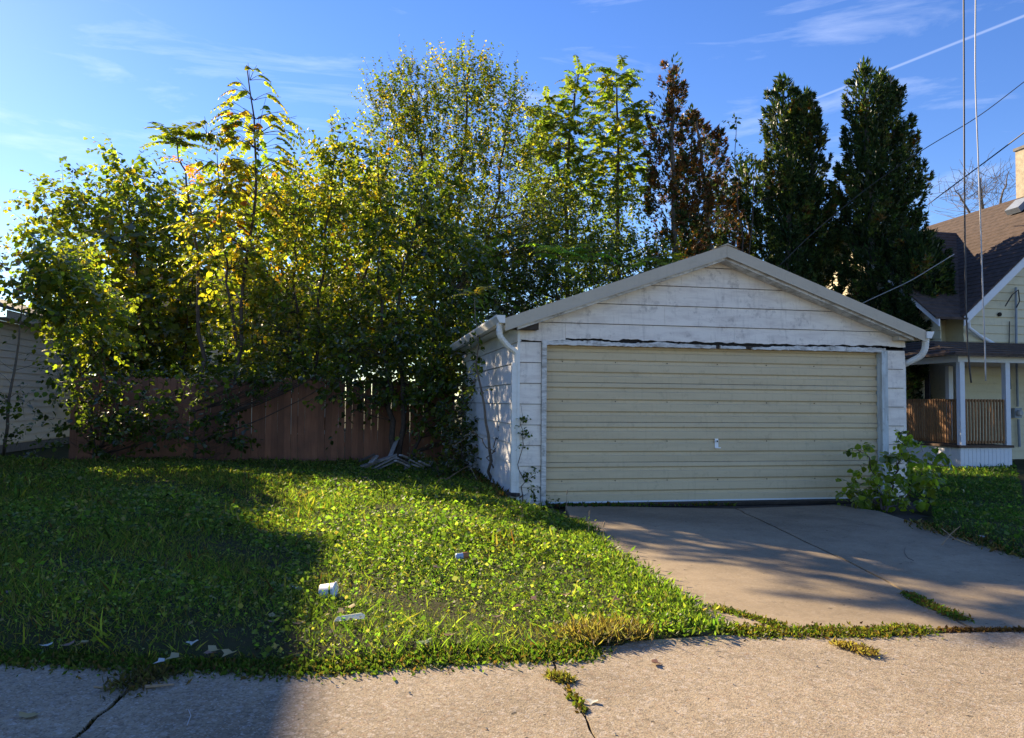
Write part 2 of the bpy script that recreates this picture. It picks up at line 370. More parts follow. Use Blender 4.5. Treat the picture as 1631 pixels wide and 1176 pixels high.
# ---------------------------------------------------------------- the garage
GX0, GX1, GY0, GY1 = 1.99, 7.84, 9.9, 16.1
EAVE, RX, RZ, RY = 2.47, 4.86, 3.575, 9.65
pitch = (RZ-EAVE)/(RX-1.75)
gar = thing('garage', 'white gabled garage with a closed beige overhead door', 'garage', (GX0, GY0, 0))
def roof_under(x): return RZ-.19-pitch*abs(x-RX)
core = MB()
core.box((GX0+.02, GY0+.03, -.05), (2.36, GY0+.12, 2.4)); core.box((7.44, GY0+.03, -.05), (GX1-.02, GY0+.12, 2.4))
core.loft([(GX0+.02, GY0+.03, 2.2), (GX1-.02, GY0+.03, 2.2), (GX1-.02, GY0+.03, 2.4), (RX, GY0+.03, 3.36), (GX0+.02, GY0+.03, 2.4)], [(GX0+.02, GY0+.12, 2.2), (GX1-.02, GY0+.12, 2.2), (GX1-.02, GY0+.12, 2.4), (RX, GY0+.12, 3.36), (GX0+.02, GY0+.12, 2.4)])
core.box((GX0+.02, GY0+.13, -.05), (GX0+.1, GY1, 2.42)); core.box((GX0+.11, GY1-.1, -.05), (GX1-.11, GY1, 2.42))
core.build('wall_frame', 'dark_gap', gar)
box('side_wall', (GX1-.1, GY0+.13, -.05), (GX1, GY1, 2.42), 'white_siding', gar)
SE = [-.04, .23, .51, .785, 1.06, 1.34, 1.62, 1.90, 2.18, 2.45, 2.73, 3.01, 3.29, 3.50]
def front_board(x0, x1, z0, z1, name='siding_board', warp=0.):
    # lapped board, lower edge proud; upper corners follow the roof line
    poly = [(x0, z0), (x1, z0), (x1, z1), (x0, z1)]
    for sg in (-1, 1):      # keep what lies under each roof slope
        out = []; g_ = lambda p: (RZ-.2-p[1])-pitch*sg*(p[0]-RX)
        for i in range(len(poly)):
            p, q = poly[i], poly[(i+1) % len(poly)]; gp_, gq = g_(p), g_(q)
            if gp_ >= 0: out.append(p)
            if (gp_ >= 0) != (gq >= 0): f_ = gp_/(gp_-gq); out.append((p[0]+(q[0]-p[0])*f_, p[1]+(q[1]-p[1])*f_))
        poly = out
        if len(poly) < 3: return
    if z0 < 2.3 and z0 > 2.19 and x1-x0 > .5:
        nj = int((x1-x0)/.035); xj = np.linspace(x0, x1, nj); rj = np.random.default_rng(int(x0*100)); zj = z0+np.clip(.009*np.convolve(rj.normal(size=nj), np.ones(4)/2, 'same'), -.012, .03)
        poly = [(float(a_), float(b_)) for a_, b_ in zip(xj, zj)]+[p for p in poly if p[1] > z0+.05]
    pr = lambda z: .026-.018*(z-z0)/(z1-z0)+warp*(1-(z-z0)/(z1-z0))
    A = [(x, GY0+.028-pr(z), z) for x, z in poly]; Bk = [(x, GY0+.028, z) for x, z in poly]
    return MB().loft(A, Bk).build(name, 'white_siding', gar)
gp = .008
for k in range(8):
    front_board(GX0, 2.285, SE[k]+gp, SE[k+1], warp=random.uniform(0, .008)); front_board(7.53, GX1, SE[k]+gp, SE[k+1], warp=random.uniform(0, .008))
joints = {8: [GX0, 2.62, 5.1, GX1], 9: [GX0, 4.05, 6.3, GX1], 10: [GX0, 5.4, GX1], 11: [GX0, 4.3, GX1], 12: [GX0, GX1]}
for k, js in joints.items():
    for a, b in zip(js[:-1], js[1:]): front_board(a+.0012, b-.0012, SE[k]+gp+(.05 if k == 8 and a > 2.1 else .02 if k == 8 else 0), SE[k+1], warp=random.uniform(0, .004))
front_board(GX0, GX1, SE[12]+.2, SE[13]) if False else None
sj = [(GX0)]
for k in range(9):
    y0 = GY0+.02
    while y0 < GY1:
        y1 = min(GY1, y0+random.choice([3.66, 2.4, 3.66]))
        z0, z1 = SE[k]+gp, min(SE[k+1], 2.42)
        A = [(GX0-.028, y0, z0), (GX0-.028, y1-.004, z0), (GX0-.01, y1-.004, z1), (GX0-.01, y0, z1)]; Bk = [(GX0+.018, p[1], p[2]) for p in A]
        MB().loft(A, Bk).build('siding_board', 'side_siding', gar); y0 = y1
# corner strip, jambs, rotten header
MB().box((GX0-.035, GY0-.004, -.03), (GX0-.0005, GY0+.019, 2.42)).build('corner_strip', 'gutter_white', gar)
MB().box((2.29, GY0-.03, -.02), (2.352, GY0+.11, 2.17)).build('door_jamb', 'peeling_trim', gar)
MB().box((7.43, GY0-.02, -.02), (7.526, GY0+.11, 2.17)).build('door_jamb', 'jamb_blue', gar)
rr = np.random.default_rng(3)
NH = 150; xs = np.linspace(2.29, 7.5, NH)
wk = np.convolve(rr.normal(size=NH), np.ones(5)/5, 'same'); dip = .028*np.exp(-((xs-5.3)/.75)**2)+.02*np.exp(-((xs-3.4)/.3)**2)
top = np.clip(2.214+.012*wk-dip+.004*rr.normal(size=NH), 2.166, 2.228); bot = 2.150+np.clip(.004*rr.normal(size=NH), -.006, .006)
hm = None; skip = 0
for i in range(NH-1):
    if skip > 0: skip -= 1
    elif rr.random() < .018 and i > 10: skip = int(rr.integers(1, 4))
    if skip:
        if hm: hm.build('header_trim', 'peeling_trim', gar)
        hm = None; continue
    hm = hm if hm else MB()
    hm.loft([(xs[i], GY0-.018, bot[i]), (xs[i+1], GY0-.018, bot[i+1]), (xs[i+1], GY0-.012, top[i+1]), (xs[i], GY0-.012, top[i])], [(xs[i], GY0+.028, bot[i]), (xs[i+1], GY0+.028, bot[i+1]), (xs[i+1], GY0+.028, top[i+1]), (xs[i], GY0+.028, top[i])])
if hm: hm.build('header_trim', 'peeling_trim', gar)
box('header_board', (2.36, GY0+.031, 2.155), (7.42, GY0+.095, 2.198), 'rotten_wood', gar)
# overhead door: four sections, each with three pressed ribs
DY = GY0+.10; DX0, DX1 = 2.356, 7.428
dz = [0.02, .555, 1.105, 1.65, 2.19]
for k in range(4):
    z0, z1 = dz[k], dz[k+1]-.006; h = z1-z0
    prof = [(.0, z0), (.0, z0+.006)]
    for c in (.215, .525, .83):
        zc = z0+h*c; prof += [(-.004, zc-.034), (.016, zc-.022), (.018, zc+.014), (-.006, zc+.034)]
    prof += [(-.003, z1-.012), (.006, z1)]
    A = [(DX0, DY+d, z) for d, z in prof]+[(DX0, DY+.04, z1), (DX0, DY+.04, z0)]; Bk = [(DX1, p[1], p[2]) for p in A]
    sec = MB().loft(Bk, A).build('door_section', 'door_beige', gar)
    for i in range(7):
        x = DX0+.25+i*.76; s_ = MB().lathe((x, DY+.012, z0+h*.525), [(0, -.008), (.008, -.006), (.008, 0)], 6, (0, 1, 0)).build('rivet', 'rotten_wood', sec)
hx, hz = 4.86, .80
hd = MB().box((hx-.026, DY-.016, hz-.05), (hx+.026, DY-.005, hz+.075)).lathe((hx, DY-.016, hz+.04), [(.0, -.02), (.016, -.02), (.018, 0)], 10, (0, 1, 0))
box('lock', (hx-.008, DY-.045, hz+.03), (hx+.008, DY-.0365, hz+.05), 'dark_gap', gar)
hd.box((hx-.03, DY-.045, hz-.06), (hx+.05, DY-.016, hz-.045)).build('door_handle', 'foam_white', gar)
box('weather_strip', (DX0, DY-.012, .0), (DX1, DY+.03, .019), 'gutter_white', gar)
box('sill', (DX0-.05, GY0-.1, -.04), (DX1+.05, GY0+.12, -.002), 'dirt', gar)
# roof
for sgn in (-1, 1):
    ex = RX+sgn*3.12
    ez = RZ-pitch*3.12
    for nm, ya, yb, lo, hi, mt, lift in (('roof_panel', RY+.012, GY1+.15, -.05, -.004, 'beige_metal', 0), ('rake_trim', RY, RY+.03, -.155, .0, 'beige_metal', 0), ('rake_moulding', RY+.04, RY+.09, -.205, -.13, 'peeling_trim', .0)):
        xa = RX+sgn*.002
        if nm == 'rake_moulding': xb_, zb_ = RX+sgn*2.95, RZ-pitch*2.95
        else: xb_, zb_ = ex, ez
        if nm == 'rake_trim': ya -= .0
        A = [(xa, ya, RZ+lo), (xb_, ya, zb_+lo), (xb_, ya, zb_+hi), (xa, ya, RZ+hi)]; Bk = [(p[0], yb, p[2]) for p in A]
        MB().loft(A, Bk).build(nm, mt, gar)
    # underside soffit strip between wall and rake
    A = [(RX+sgn*.002, RY+.095, RZ-.205), (RX+sgn*2.9, RY+.095, RZ-pitch*2.9-.205), (RX+sgn*2.9, RY+.095, RZ-pitch*2.9-.15), (RX+sgn*.002, RY+.095, RZ-.15)]
    MB().loft(A, [(p[0], GY0+.03, p[2]) for p in A]).build('soffit', 'peeling_trim', gar)
    # thin drip lip along the lower edge of the rake cover
    A = [(RX+sgn*.002, RY-.012, RZ-.17), (ex, RY-.012, ez-.17), (ex, RY-.012, ez-.15), (RX+sgn*.002, RY-.012, RZ-.15)]
    MB().loft(A, [(p[0], RY-.001, p[2]) for p in A]).build('drip_lip', 'beige_metal', gar)
MB().loft([(RX-.16, RY-.02, RZ-.16*pitch+.012), (RX, RY-.02, RZ+.022), (RX+.16, RY-.02, RZ-.16*pitch+.012), (RX, RY-.02, RZ+.004)], [(RX-.16, GY1+.15, RZ-.16*pitch+.012), (RX, GY1+.15, RZ+.022), (RX+.16, GY1+.15, RZ-.16*pitch+.012), (RX, GY1+.15, RZ+.004)]).build('ridge_cap', 'beige_metal', gar)
# eave boxes, gutters, downspouts
MB().box((1.80, RY+.1, 2.335), (2.21, GY0+.001, 2.44)).build('eave_return', 'rotten_wood', gar); box('eave_return', (7.62, RY+.1, 2.325), (7.96, GY0+.001, 2.40), 'beige_metal', gar)
box('eave_soffit', (1.78, GY0+.03, 2.40), (GX0+.02, GY1, 2.425), 'gutter_white', gar)
def gutter(x, sg, y0, y1, z):
    o = [(0, 0), (0, -.1), (sg*.075, -.1), (sg*.12, -.02), (sg*.12, .004), (sg*.11, .004), (sg*.105, -.018), (sg*.07, -.09), (sg*.012, -.09), (sg*.012, 0)]
    A = [(x+a, y0, z+b) for a, b in o]; Bk = [(x+a, y1, z+b) for a, b in o]
    gt = MB().loft(A, Bk).build('gutter', 'gutter_white', gar)
    MB().loft([(x, y0-.004, z), (x, y0-.004, z-.1), (x+sg*.075, y0-.004, z-.1), (x+sg*.12, y0-.004, z)], [(x, y0-.0005, z), (x, y0-.0005, z-.1), (x+sg*.075, y0-.0005, z-.1), (x+sg*.12, y0-.0005, z)]).build('end_cap', 'gutter_white', gt)
    for i in range(12):
        yy = y0+.2+i*.5
        if yy < y1: MB().box((x+sg*.0-.002, yy, z+.006), (x+sg*.118, yy+.03, z+.012)).build('hanger', 'gutter_white', gt)
gutter(1.735, -1, RY-.02, GY1+.1, 2.50); gutter(7.985, 1, RY-.02, GY1+.1, 2.45)
def spout(pts, nm='downspout', r=.04):
    sec = []
    pts = [np.array(p) for p in pts]
    fine = []
    for i in range(len(pts)-1):
        for t in np.linspace(0, 1, 8, endpoint=False): fine.append(pts[i]*(1-t)+pts[i+1]*t)
    fine.append(pts[-1])
    for _ in range(5):
        fine = [fine[0]]+[(fine[i-1]+2*fine[i]+fine[i+1])/4 for i in range(1, len(fine)-1)]+[fine[-1]]
    rad = [r*(1+.07*(i % 2)) if (i < len(fine)*.55) else r for i in range(len(fine))]
    return MB().tube(fine, rad, 8).build(nm, 'gutter_white', gar)
spout([(1.68, 9.74, 2.41), (1.68, 9.75, 2.24), (1.80, 9.84, 2.12), (1.945, 9.93, 2.04), (1.945, 9.94, 1.85)])
MB().box((1.885, 9.905, .1), (1.958, 9.985, 1.9)).build('downspout', 'gutter_white', gar)
spout([(8.04, 9.72, 2.36), (8.04, 9.74, 2.2), (8.02, 9.8, 2.1), (7.93, 9.92, 2.02), (7.89, 10.0, 1.98)], r=.045)
MB().box((7.845, 10.0, .1), (7.92, 10.08, 2.0)).build('downspout', 'gutter_white', gar)
MB().loft([(1.93, 9.78, .16), (2.0, 9.88, .16), (2.0, 9.88, .12), (1.93, 9.78, .12)], [(1.82, 9.95, .17), (1.87, 10.0, .17), (1.87, 10.0, .13), (1.82, 9.95, .13)]).build('loose_trim', 'rotten_wood', gar)

# ---------------------------------------------------------------- neighbours
# left: tan outbuilding
NX = -9.1
nb = thing('tan_outbuilding', 'tan outbuilding with lapped siding left of the fence', 'outbuilding', (NX, 20.6, 0))
box('wall', (-11.3, 20.55, -.05), (NX-.03, 27, 3.30), 'tan_siding', nb)
box('foundation', (-11.28, 20.56, -.05), (NX-.005, 26.95, .16), 'concrete_block', nb)
for k in range(17):
    z0 = .2+k*.182
    A = [(NX+.012, 20.5, z0), (NX+.012, 27, z0), (NX-.012, 27, z0+.176), (NX-.012, 20.5, z0+.176)]
    MB().loft(A, [(NX-.029, p[1], p[2]) for p in A]).build('siding_board', 'tan_siding', nb)
A = [(NX+.42, 20.3, 3.30), (NX+.42, 27.2, 3.30), (NX+.42, 27.2, 3.50), (NX+.42, 20.3, 3.50)]
MB().loft(A, [(NX+.39, p[1], p[2]) for p in A]).build('fascia', 'beige_metal', nb)
box('soffit', (NX-.02, 20.3, 3.30), (NX+.385, 27.2, 3.33), 'beige_metal', nb)
A = [(NX+.46, 20.2, 3.50), (NX+.46, 27.3, 3.50), (-11.3, 27.3, 4.35), (-11.3, 20.2, 4.35)]
MB().loft(A, [(p[0], p[1], p[2]+.07) for p in A]).build('roof', 'roof_grey', nb)

# unseen brick house added left of the frame so its shadow covers the left lawn
bh = thing('added_shade_house', 'unseen tall flat-roofed brick house, added left of the frame to shade the lawn', 'house', (-10, 15, 0))
BX, BH = -11.6, 9.95
box('wall', (-19, 10, -.05), (BX, 25.25, BH-.25), 'brick_red', bh)
box('parapet', (-19.05, 9.95, BH-.25), (BX+.05, 25.3, BH), 'chimney_stone', bh)
for zz in (1.2, 4.1, 6.4):
    for yy in (11.8, 14.4, 17.0):
        w = box('window', (BX+.002, yy, zz), (BX+.03, yy+1.1, zz+1.5), 'blue_white_trim', bh); box('pane', (BX+.031, yy+.08, zz+.08), (BX+.035, yy+1.02, zz+1.42), 'dark_glass', w)

# pale blue house far behind the trees
fb = thing('pale_blue_house', 'pale blue sided house glimpsed through the leaves behind the fence', 'house', (-6, 32, 0))
box('wall', (-10.5, 32.03, -.05), (-1.5, 40, 5.0), 'pale_blue_siding', fb)
for k in range(25):
    A = [(-10.5, 32.0, k*.2+.02), (-1.5, 32.0, k*.2+.02), (-1.5, 32.02, k*.2+.21), (-10.5, 32.02, k*.2+.21)]
    MB().loft(A, [(p[0], 32.029, p[2]) for p in A]).build('siding_board', 'pale_blue_siding', fb)
MB().loft([(-11, 31.6, 5.0), (-11, 40.4, 5.0), (-11, 36, 7.2)], [(-1, 31.6, 5.0), (-1, 40.4, 5.0), (-1, 36, 7.2)]).build('roof', 'roof_dark', fb)
for x in (-8.6, -5.2):
    w = box('window', (x, 31.96, 1.4), (x+1.1, 31.998, 3.0), 'blue_white_trim', fb); box('pane', (x+.08, 31.95, 1.48), (x+1.02, 31.958, 2.92), 'dark_glass', w)

# right: yellow house with porch
yh = thing('yellow_house', 'yellow sided house with brown shingle roof and side porch', 'house', (13.2, 15.5, 0))
HY, HX = 15.5, 13.85
EZ = 3.5
box('wall', (HX+.03, HY+.03, -.05), (26, 24, EZ), 'yellow_siding', yh)
def hboards(z0, z1, x0, x1f, y, st=.2):
    k = 0; z = z0
    while z < z1:
        zt = min(z+st, z1); a0 = x0(z) if callable(x0) else x0; a1 = x0(zt) if callable(x0) else x0
        A = [(a0, y, z), (x1f, y, z), (x1f, y+.02, zt-.006), (a1, y+.02, zt-.006)]
        MB().loft(A, [(p[0], y+.029, p[2]) for p in A]).build('siding_board', 'yellow_siding', yh); z += st
hboards(.1, EZ-.02, HX, 17.5, HY)
# wing gable: rake from the valley up to the right
slope = .88; GRX = 17.8
def rk(z): return HX+.05+(z-EZ)/slope
hboards(EZ, EZ+3.2, rk, 17.5, HY)
MB().loft([(HX, HY+.031, EZ), (GRX+4, HY+.031, EZ), (GRX, HY+.031, EZ+slope*(GRX-HX))], [(HX, HY+.1, EZ), (GRX+4, HY+.1, EZ), (GRX, HY+.1, EZ+slope*(GRX-HX))]).build('gable_wall', 'yellow_siding', yh)
def band(p0, p1, h, y0, y1, mat, nm):
    A = [(p0[0], y0, p0[1]), (p1[0], y0, p1[1]), (p1[0], y0, p1[1]+h), (p0[0], y0, p0[1]+h)]
    return MB().loft(A, [(p[0], y1, p[2]) for p in A]).build(nm, mat, yh)
band((HX-.25, EZ-.28), (GRX, EZ-.28+slope*(GRX-HX+.25)), .22, HY-.3, HY-.27, 'blue_white_trim', 'rake_board')
# wing roof, stepped courses, slope facing left
def courses(p_low, p_high, y0, y1, n, mat, nm, axis='x'):
    mb = MB()
    for i in range(n):
        a, b = i/n, (i+1)/n
        lx, lz = p_low[0]+(p_high[0]-p_low[0])*a, p_low[1]+(p_high[1]-p_low[1])*a
        hx_, hz_ = p_low[0]+(p_high[0]-p_low[0])*b, p_low[1]+(p_high[1]-p_low[1])*b
        if axis == 'x':
            A = [(lx, y0, lz-.03), (hx_, y0, hz_-.03), (hx_, y0, hz_+.004), (lx, y0, lz+.02)]; mb.loft(A, [(p[0], y1, p[2]) for p in A])
        else:
            A = [(y0, lx, lz-.03), (y0, hx_, hz_-.03), (y0, hx_, hz_+.004), (y0, lx, lz+.02)]; mb.loft(A, [(y1, p[1], p[2]) for p in A])
    return mb.build(nm, mat, yh)
courses((HX-.3, EZ-.05), (GRX, EZ-.05+slope*(GRX-HX+.3)), HY-.32, 21.5, 30, 'roof_brown', 'wing_roof')
# main roof, slope facing the alley, with gable end to the left
MZ = 6.45; MY = 19.2
mb = MB()
for i in range(26):
    a, b = i/26, (i+1)/26; y0, y1 = HY-.3+(MY-HY+.3)*a, HY-.3+(MY-HY+.3)*b; z0, z1 = EZ-.1+(MZ-EZ+.1)*a, EZ-.1+(MZ-EZ+.1)*b
    x1 = HX-.3+(z1-EZ+.05)/slope+.08
    A = [(12.85, y0, z0-.03), (12.85, y1, z1-.03), (12.85, y1, z1+.004), (12.85, y0, z0+.02)]; mb.loft(A, [(x1, p[1], p[2]) for p in A])
mb.build('main_roof', 'roof_brown', yh)
courses((23.2, EZ-.1), (MY, MZ), 12.85, 15.6, 10, 'roof_brown', 'main_roof', 'y')
# left gable end wall of the main body (catches the sun)
gx = 13.25
for k in range(19):
    z0 = 2.75+k*.2; z1 = z0+.194
    def yr(z): return HY+.05+max(0, (z-EZ))*(MY-HY)/(MZ-EZ)
    if yr(z1) > MY-.2: break
    A = [(gx, yr(z0), z0), (gx, 2*MY-yr(z0), z0), (gx+.02, 2*MY-yr(z1), z1), (gx+.02, yr(z1), z1)]
    MB().loft(A, [(gx+.029, p[1], p[2]) for p in A]).build('siding_board', 'yellow_siding', yh)
box('wall', (gx+.03, HY+.6, 2.6), (HX+.02, 23, 3.5), 'yellow_siding', yh)
A = [(gx-.33, HY-.3, EZ-.30), (gx-.33, HY-.3, EZ-.10), (gx-.33, MY, MZ-.03), (gx-.33, MY, MZ-.23)]
MB().loft(A, [(gx-.30, p[1], p[2]) for p in A]).build('rake_board', 'blue_white_trim', yh)
# rear wall behind the porch with window
box('wall', (11.6, 17.0, -.05), (gx, 17.2, 2.75), 'yellow_siding', yh)
for k in range(13):
    A = [(11.6, 16.97, .1+k*.2), (gx-.001, 16.97, .1+k*.2), (gx-.001, 16.985, .294+k*.2), (11.6, 16.985, .294+k*.2)]
    MB().loft(A, [(p[0], 16.998, p[2]) for p in A]).build('siding_board', 'yellow_siding', yh)
box('wall', (gx, HY+.62, -.05), (gx+.028, 17.0, 2.6), 'yellow_siding', yh)
p0, p1 = ony(1461, 573, 16.95), ony(1485, 632, 16.95)
w = box('window', (p0[0]-.05, 16.90, p1[2]-.06), (p1[0]+.05, 16.965, p0[2]+.05), 'blue_white_trim', yh)
zm = (p0[2]+p1[2])/2
box('pane', (p0[0]+.02, 16.88, zm+.02), (p1[0]-.02, 16.899, p0[2]-.01), 'dark_glass', w); box('pane', (p0[0]+.02, 16.88, p1[2]+.01), (p1[0]-.02, 16.899, zm-.02), 'dark_glass', w)
# downspout, meter, conduit
def vtube(name, pts, r, mat, par=yh): return MB().tube(pts, r, 8).build(name, mat, par)
a = [ony(1541, 500, HY-.15), ony(1543, 522, HY-.15), ony(1560, 535, HY-.08), ony(1583, 548, HY-.05)]
vtube('downspout', a, .045, 'blue_white_trim')
vtube('conduit', [ony(1618, 458, HY-.06), ony(1619, 560, HY-.06), ony(1621, 648, HY-.06)], .028, 'steel_grey'); vtube('conduit', [ony(1622, 668, HY-.06), ony(1624, 712, HY-.06)], .03, 'steel_grey')
vtube('service_loop', [ony(1601, 488, HY-.1), ony(1612, 470, HY-.15), ony(1622, 462, HY-.15), ony(1624, 480, HY-.12), ony(1619, 490, HY-.1)], .014, 'black_cable')
vtube('service_wire', [ony(1608, 512, HY-.03), ony(1607, 570, HY-.03), ony(1610, 620, HY-.03)], .012, 'black_cable')
c = ony(1622, 658, HY-.1); mt = MB().box(c-np.array([.1, .0, .12]), c+np.array([.1, .1, .12])).build('electric_meter', 'steel_grey', yh)
MB().lathe(c, [(.075, 0), (.075, -.06), (.05, -.09), (0, -.09)], 16, (0, 1, 0)).build('meter_glass', 'grey_cable', mt)
c = ony(1591.5, 501, HY-.01); MB().lathe(c, [(.05, .0), (.05, -.03), (.0, -.03)], 10, (0, 1, 0)).build('vent', 'dark_gap', yh)
# chimney and roof vent
c0, c1 = ony(1618, 290, 18.8), ony(1640, 237, 18.5)
ch = box('chimney', (c0[0], 18.3, c0[2]-1.2), (c0[0]+.9, 18.8, c1[2]), 'chimney_stone', yh); box('chimney_cap', (c0[0]-.04, 18.26, c1[2]), (c0[0]+.95, 18.84, c1[2]+.08), 'concrete_block', ch)
c = ony(1622, 328, 17.2); MB().obox(c, (.18, 0, .16), (0, .22, 0), (-.05, 0, .06)).build('roof_vent', 'steel_grey', yh)
# porch
PX0, PX1, PY0, PY1 = 12.02, 13.22, 13.6, 16.9
FZ = .50
porch_f = box('porch_floor', (PX0-.04, PY0-.04, FZ), (PX1+.06, PY1, FZ+.05), 'porch_floor', yh)
n = 13
for i in range(n):
    x = PX0+(PX1+.04-PX0)*i/n; box('skirt_board', (x+.003, PY0, -.03), (x+(PX1+.04-PX0)/n-.003, PY0+.02, FZ-.004), 'blue_white_trim', yh)
for i in range(24):
    y = PY0+.021+i*.11; box('skirt_board', (PX0, y+.003, -.03), (PX0+.02, y+.107, FZ-.004), 'blue_white_trim', yh)
PRZ = 2.28
for (x, y) in ((PX0+.04, PY0+.02), (PX1-.06, PY0+.02), (PX1-.06, PY1-1.7), (PX0+.04, PY1-.1)):
    box('porch_post', (x, y, FZ+.051), (x+.11, y+.11, PRZ), 'blue_white_trim', yh)
box('porch_beam', (PX0-.02, PY0, PRZ), (16.5, PY0+.13, PRZ+.13), 'blue_white_trim', yh); box('porch_beam', (PX0-.02, PY0+.131, PRZ), (PX0+.11, PY1, PRZ+.13), 'blue_white_trim', yh)
def railing(ax, fixed, a, b):
    zt, zb = FZ+1.0, FZ+.14
    def bx(nm, u0, u1, d0, d1, z0, z1):
        if ax == 'x': box(nm, (u0, fixed+d0, z0), (u1, fixed+d1, z1), 'rail_wood', yh)
        else: box(nm, (fixed+d0, u0, z0), (fixed+d1, u1, z1), 'rail_wood', yh)
    bx('top_rail', a, b, .0, .05, zt-.05, zt); bx('bottom_rail', a, b, .0, .05, zb-.05, zb)
    n = int((b-a)/.072)
    for i in range(n):
        u = a+(b-a)*(i+.5)/n; bx('baluster', u-.019, u+.019, -.024, -.001, zb-.06, zt+.01)
railing('x', PY0+.06, PX0+.16, PX1-.07); railing('y', PX0+.08, PY0+.15, PY1-.12)
prm = MB()
for i in range(6):
    a, b = i/6, (i+1)/6
    y0, y1 = PY0-.3+1.9*a, PY0-.3+1.9*b; z0, z1 = PRZ+.14+.42*a, PRZ+.14+.42*b
    xl0, xl1 = PX0-.35+1.5*a*.6, PX0-.35+1.5*b*.6
    A = [(xl0, y0, z0-.02), (xl1, y1, z1-.02), (xl1, y1, z1+.01), (xl0, y0, z0+.035)]; prm.loft(A, [(17, p[1], p[2]) for p in A])
    A = [(PX0-.35+.9*a, y0, z0-.02), (PX0-.35+.9*b, y1, z1-.02), (PX0-.35+.9*b, y1, z1+.01), (PX0-.35+.9*a, y0, z0+.035)]; prm.loft(A, [(p[0], 17.2, p[2]) for p in A])
prm.build('porch_roof', 'roof_brown', yh)
box('porch_shade_ceiling', (PX0+.12, PY0+.14, PRZ+.1), (gx-.01, PY1, PRZ+.12), 'rotten_wood', yh)  # ceiling panel added to block skylight and darken the porch recess
box('door', (13.30, 16.0, FZ+.06), (13.34, 16.8, 2.2), 'roof_dark', yh)

# ---------------------------------------------------------------- fence
fence = thing('plank_fence', 'brown wooden plank fence behind the lawn', 'fence', (-2, 16.7, 0))
FA, FB = np.array([-6.15, 17.3]), np.array([1.95, 16.75])
ft = FB-FA; fl = np.linalg.norm(ft); ft /= fl; fn = np.array([ft[1], -ft[0]])
u = 0.; rf = np.random.default_rng(5)
vm = []
for i in range(6):
    wv, hv = .138+.006*rf.normal(), 1.84
    mb = MB(); A = [(0, 0, 0), (wv, 0, 0), (wv, 0, hv-.04), (wv-.035, 0, hv), (.035, 0, hv), (0, 0, hv-.04)]
    mb.loft(A, [(p[0], .019, p[2]) for p in A]); o = mb.build('board', 'fence_wood', fence); vm.append((o.data, wv)); bpy.data.objects.remove(o)
ang = math.atan2(ft[1], ft[0])
while u < fl-.1:
    me, wv = vm[rf.integers(6)]; p = FA+ft*u
    o = link('board', me, fence); o.location = (p[0], p[1], -.02+rf.normal()*.012); o.rotation_euler = (rf.normal()*.012, rf.normal()*.006, ang)
    u += wv+abs(rf.normal())*.004+.0005
for z in (.4, 1.45):
    a, b = FA-fn*.045, FB-fn*.045
    MB().obox(((a[0]+b[0])/2, (a[1]+b[1])/2, z), (*(ft*fl/2), 0), (*(fn*.02), 0), (0, 0, .045)).build('rail', 'fence_wood', fence)
for i in range(4):
    p = FA+ft*(.3+i*2.4)-fn*.11; MB().box((p[0]-.045, p[1]-.04, -.05), (p[0]+.045, p[1]+.04, 1.8)).build('post', 'fence_wood', fence)

# ---------------------------------------------------------------- vegetation helpers
GD, GM, GL, YG, YE, OR, BR = (.040,.066,.018), (.078,.118,.026), (.13,.19,.036), (.25,.275,.045), (.46,.34,.04), (.38,.16,.028), (.13,.065,.03)
def vnorm(n): return unit(rng.normal(size=(n, 3)))
def thin_tubes(paths, radii, sides=3):
    """paths (n,k,3), radii (n,k) -> verts, quads"""
    n, k, _ = paths.shape
    T = np.gradient(paths, axis=1); T = unit(T); ref = np.where(np.abs(T[..., 2:3]) < .8, np.array([0, 0, 1.]), np.array([1., 0, 0]))
    A = unit(np.cross(T, ref)); Bv = np.cross(T, A)
    V = np.empty((n, k, sides, 3))
    for j in range(sides):
        q = 2*math.pi*j/sides; V[:, :, j] = paths+radii[..., None]*(math.cos(q)*A+math.sin(q)*Bv)
    idx = np.arange(n*k*sides).reshape(n, k, sides); Q = []
    for j in range(sides):
        j2 = (j+1) % sides; Q.append(np.stack([idx[:, :-1, j], idx[:, :-1, j2], idx[:, 1:, j2], idx[:, 1:, j]], -1).reshape(-1, 4))
    return V.reshape(-1, 3), np.concatenate(Q)
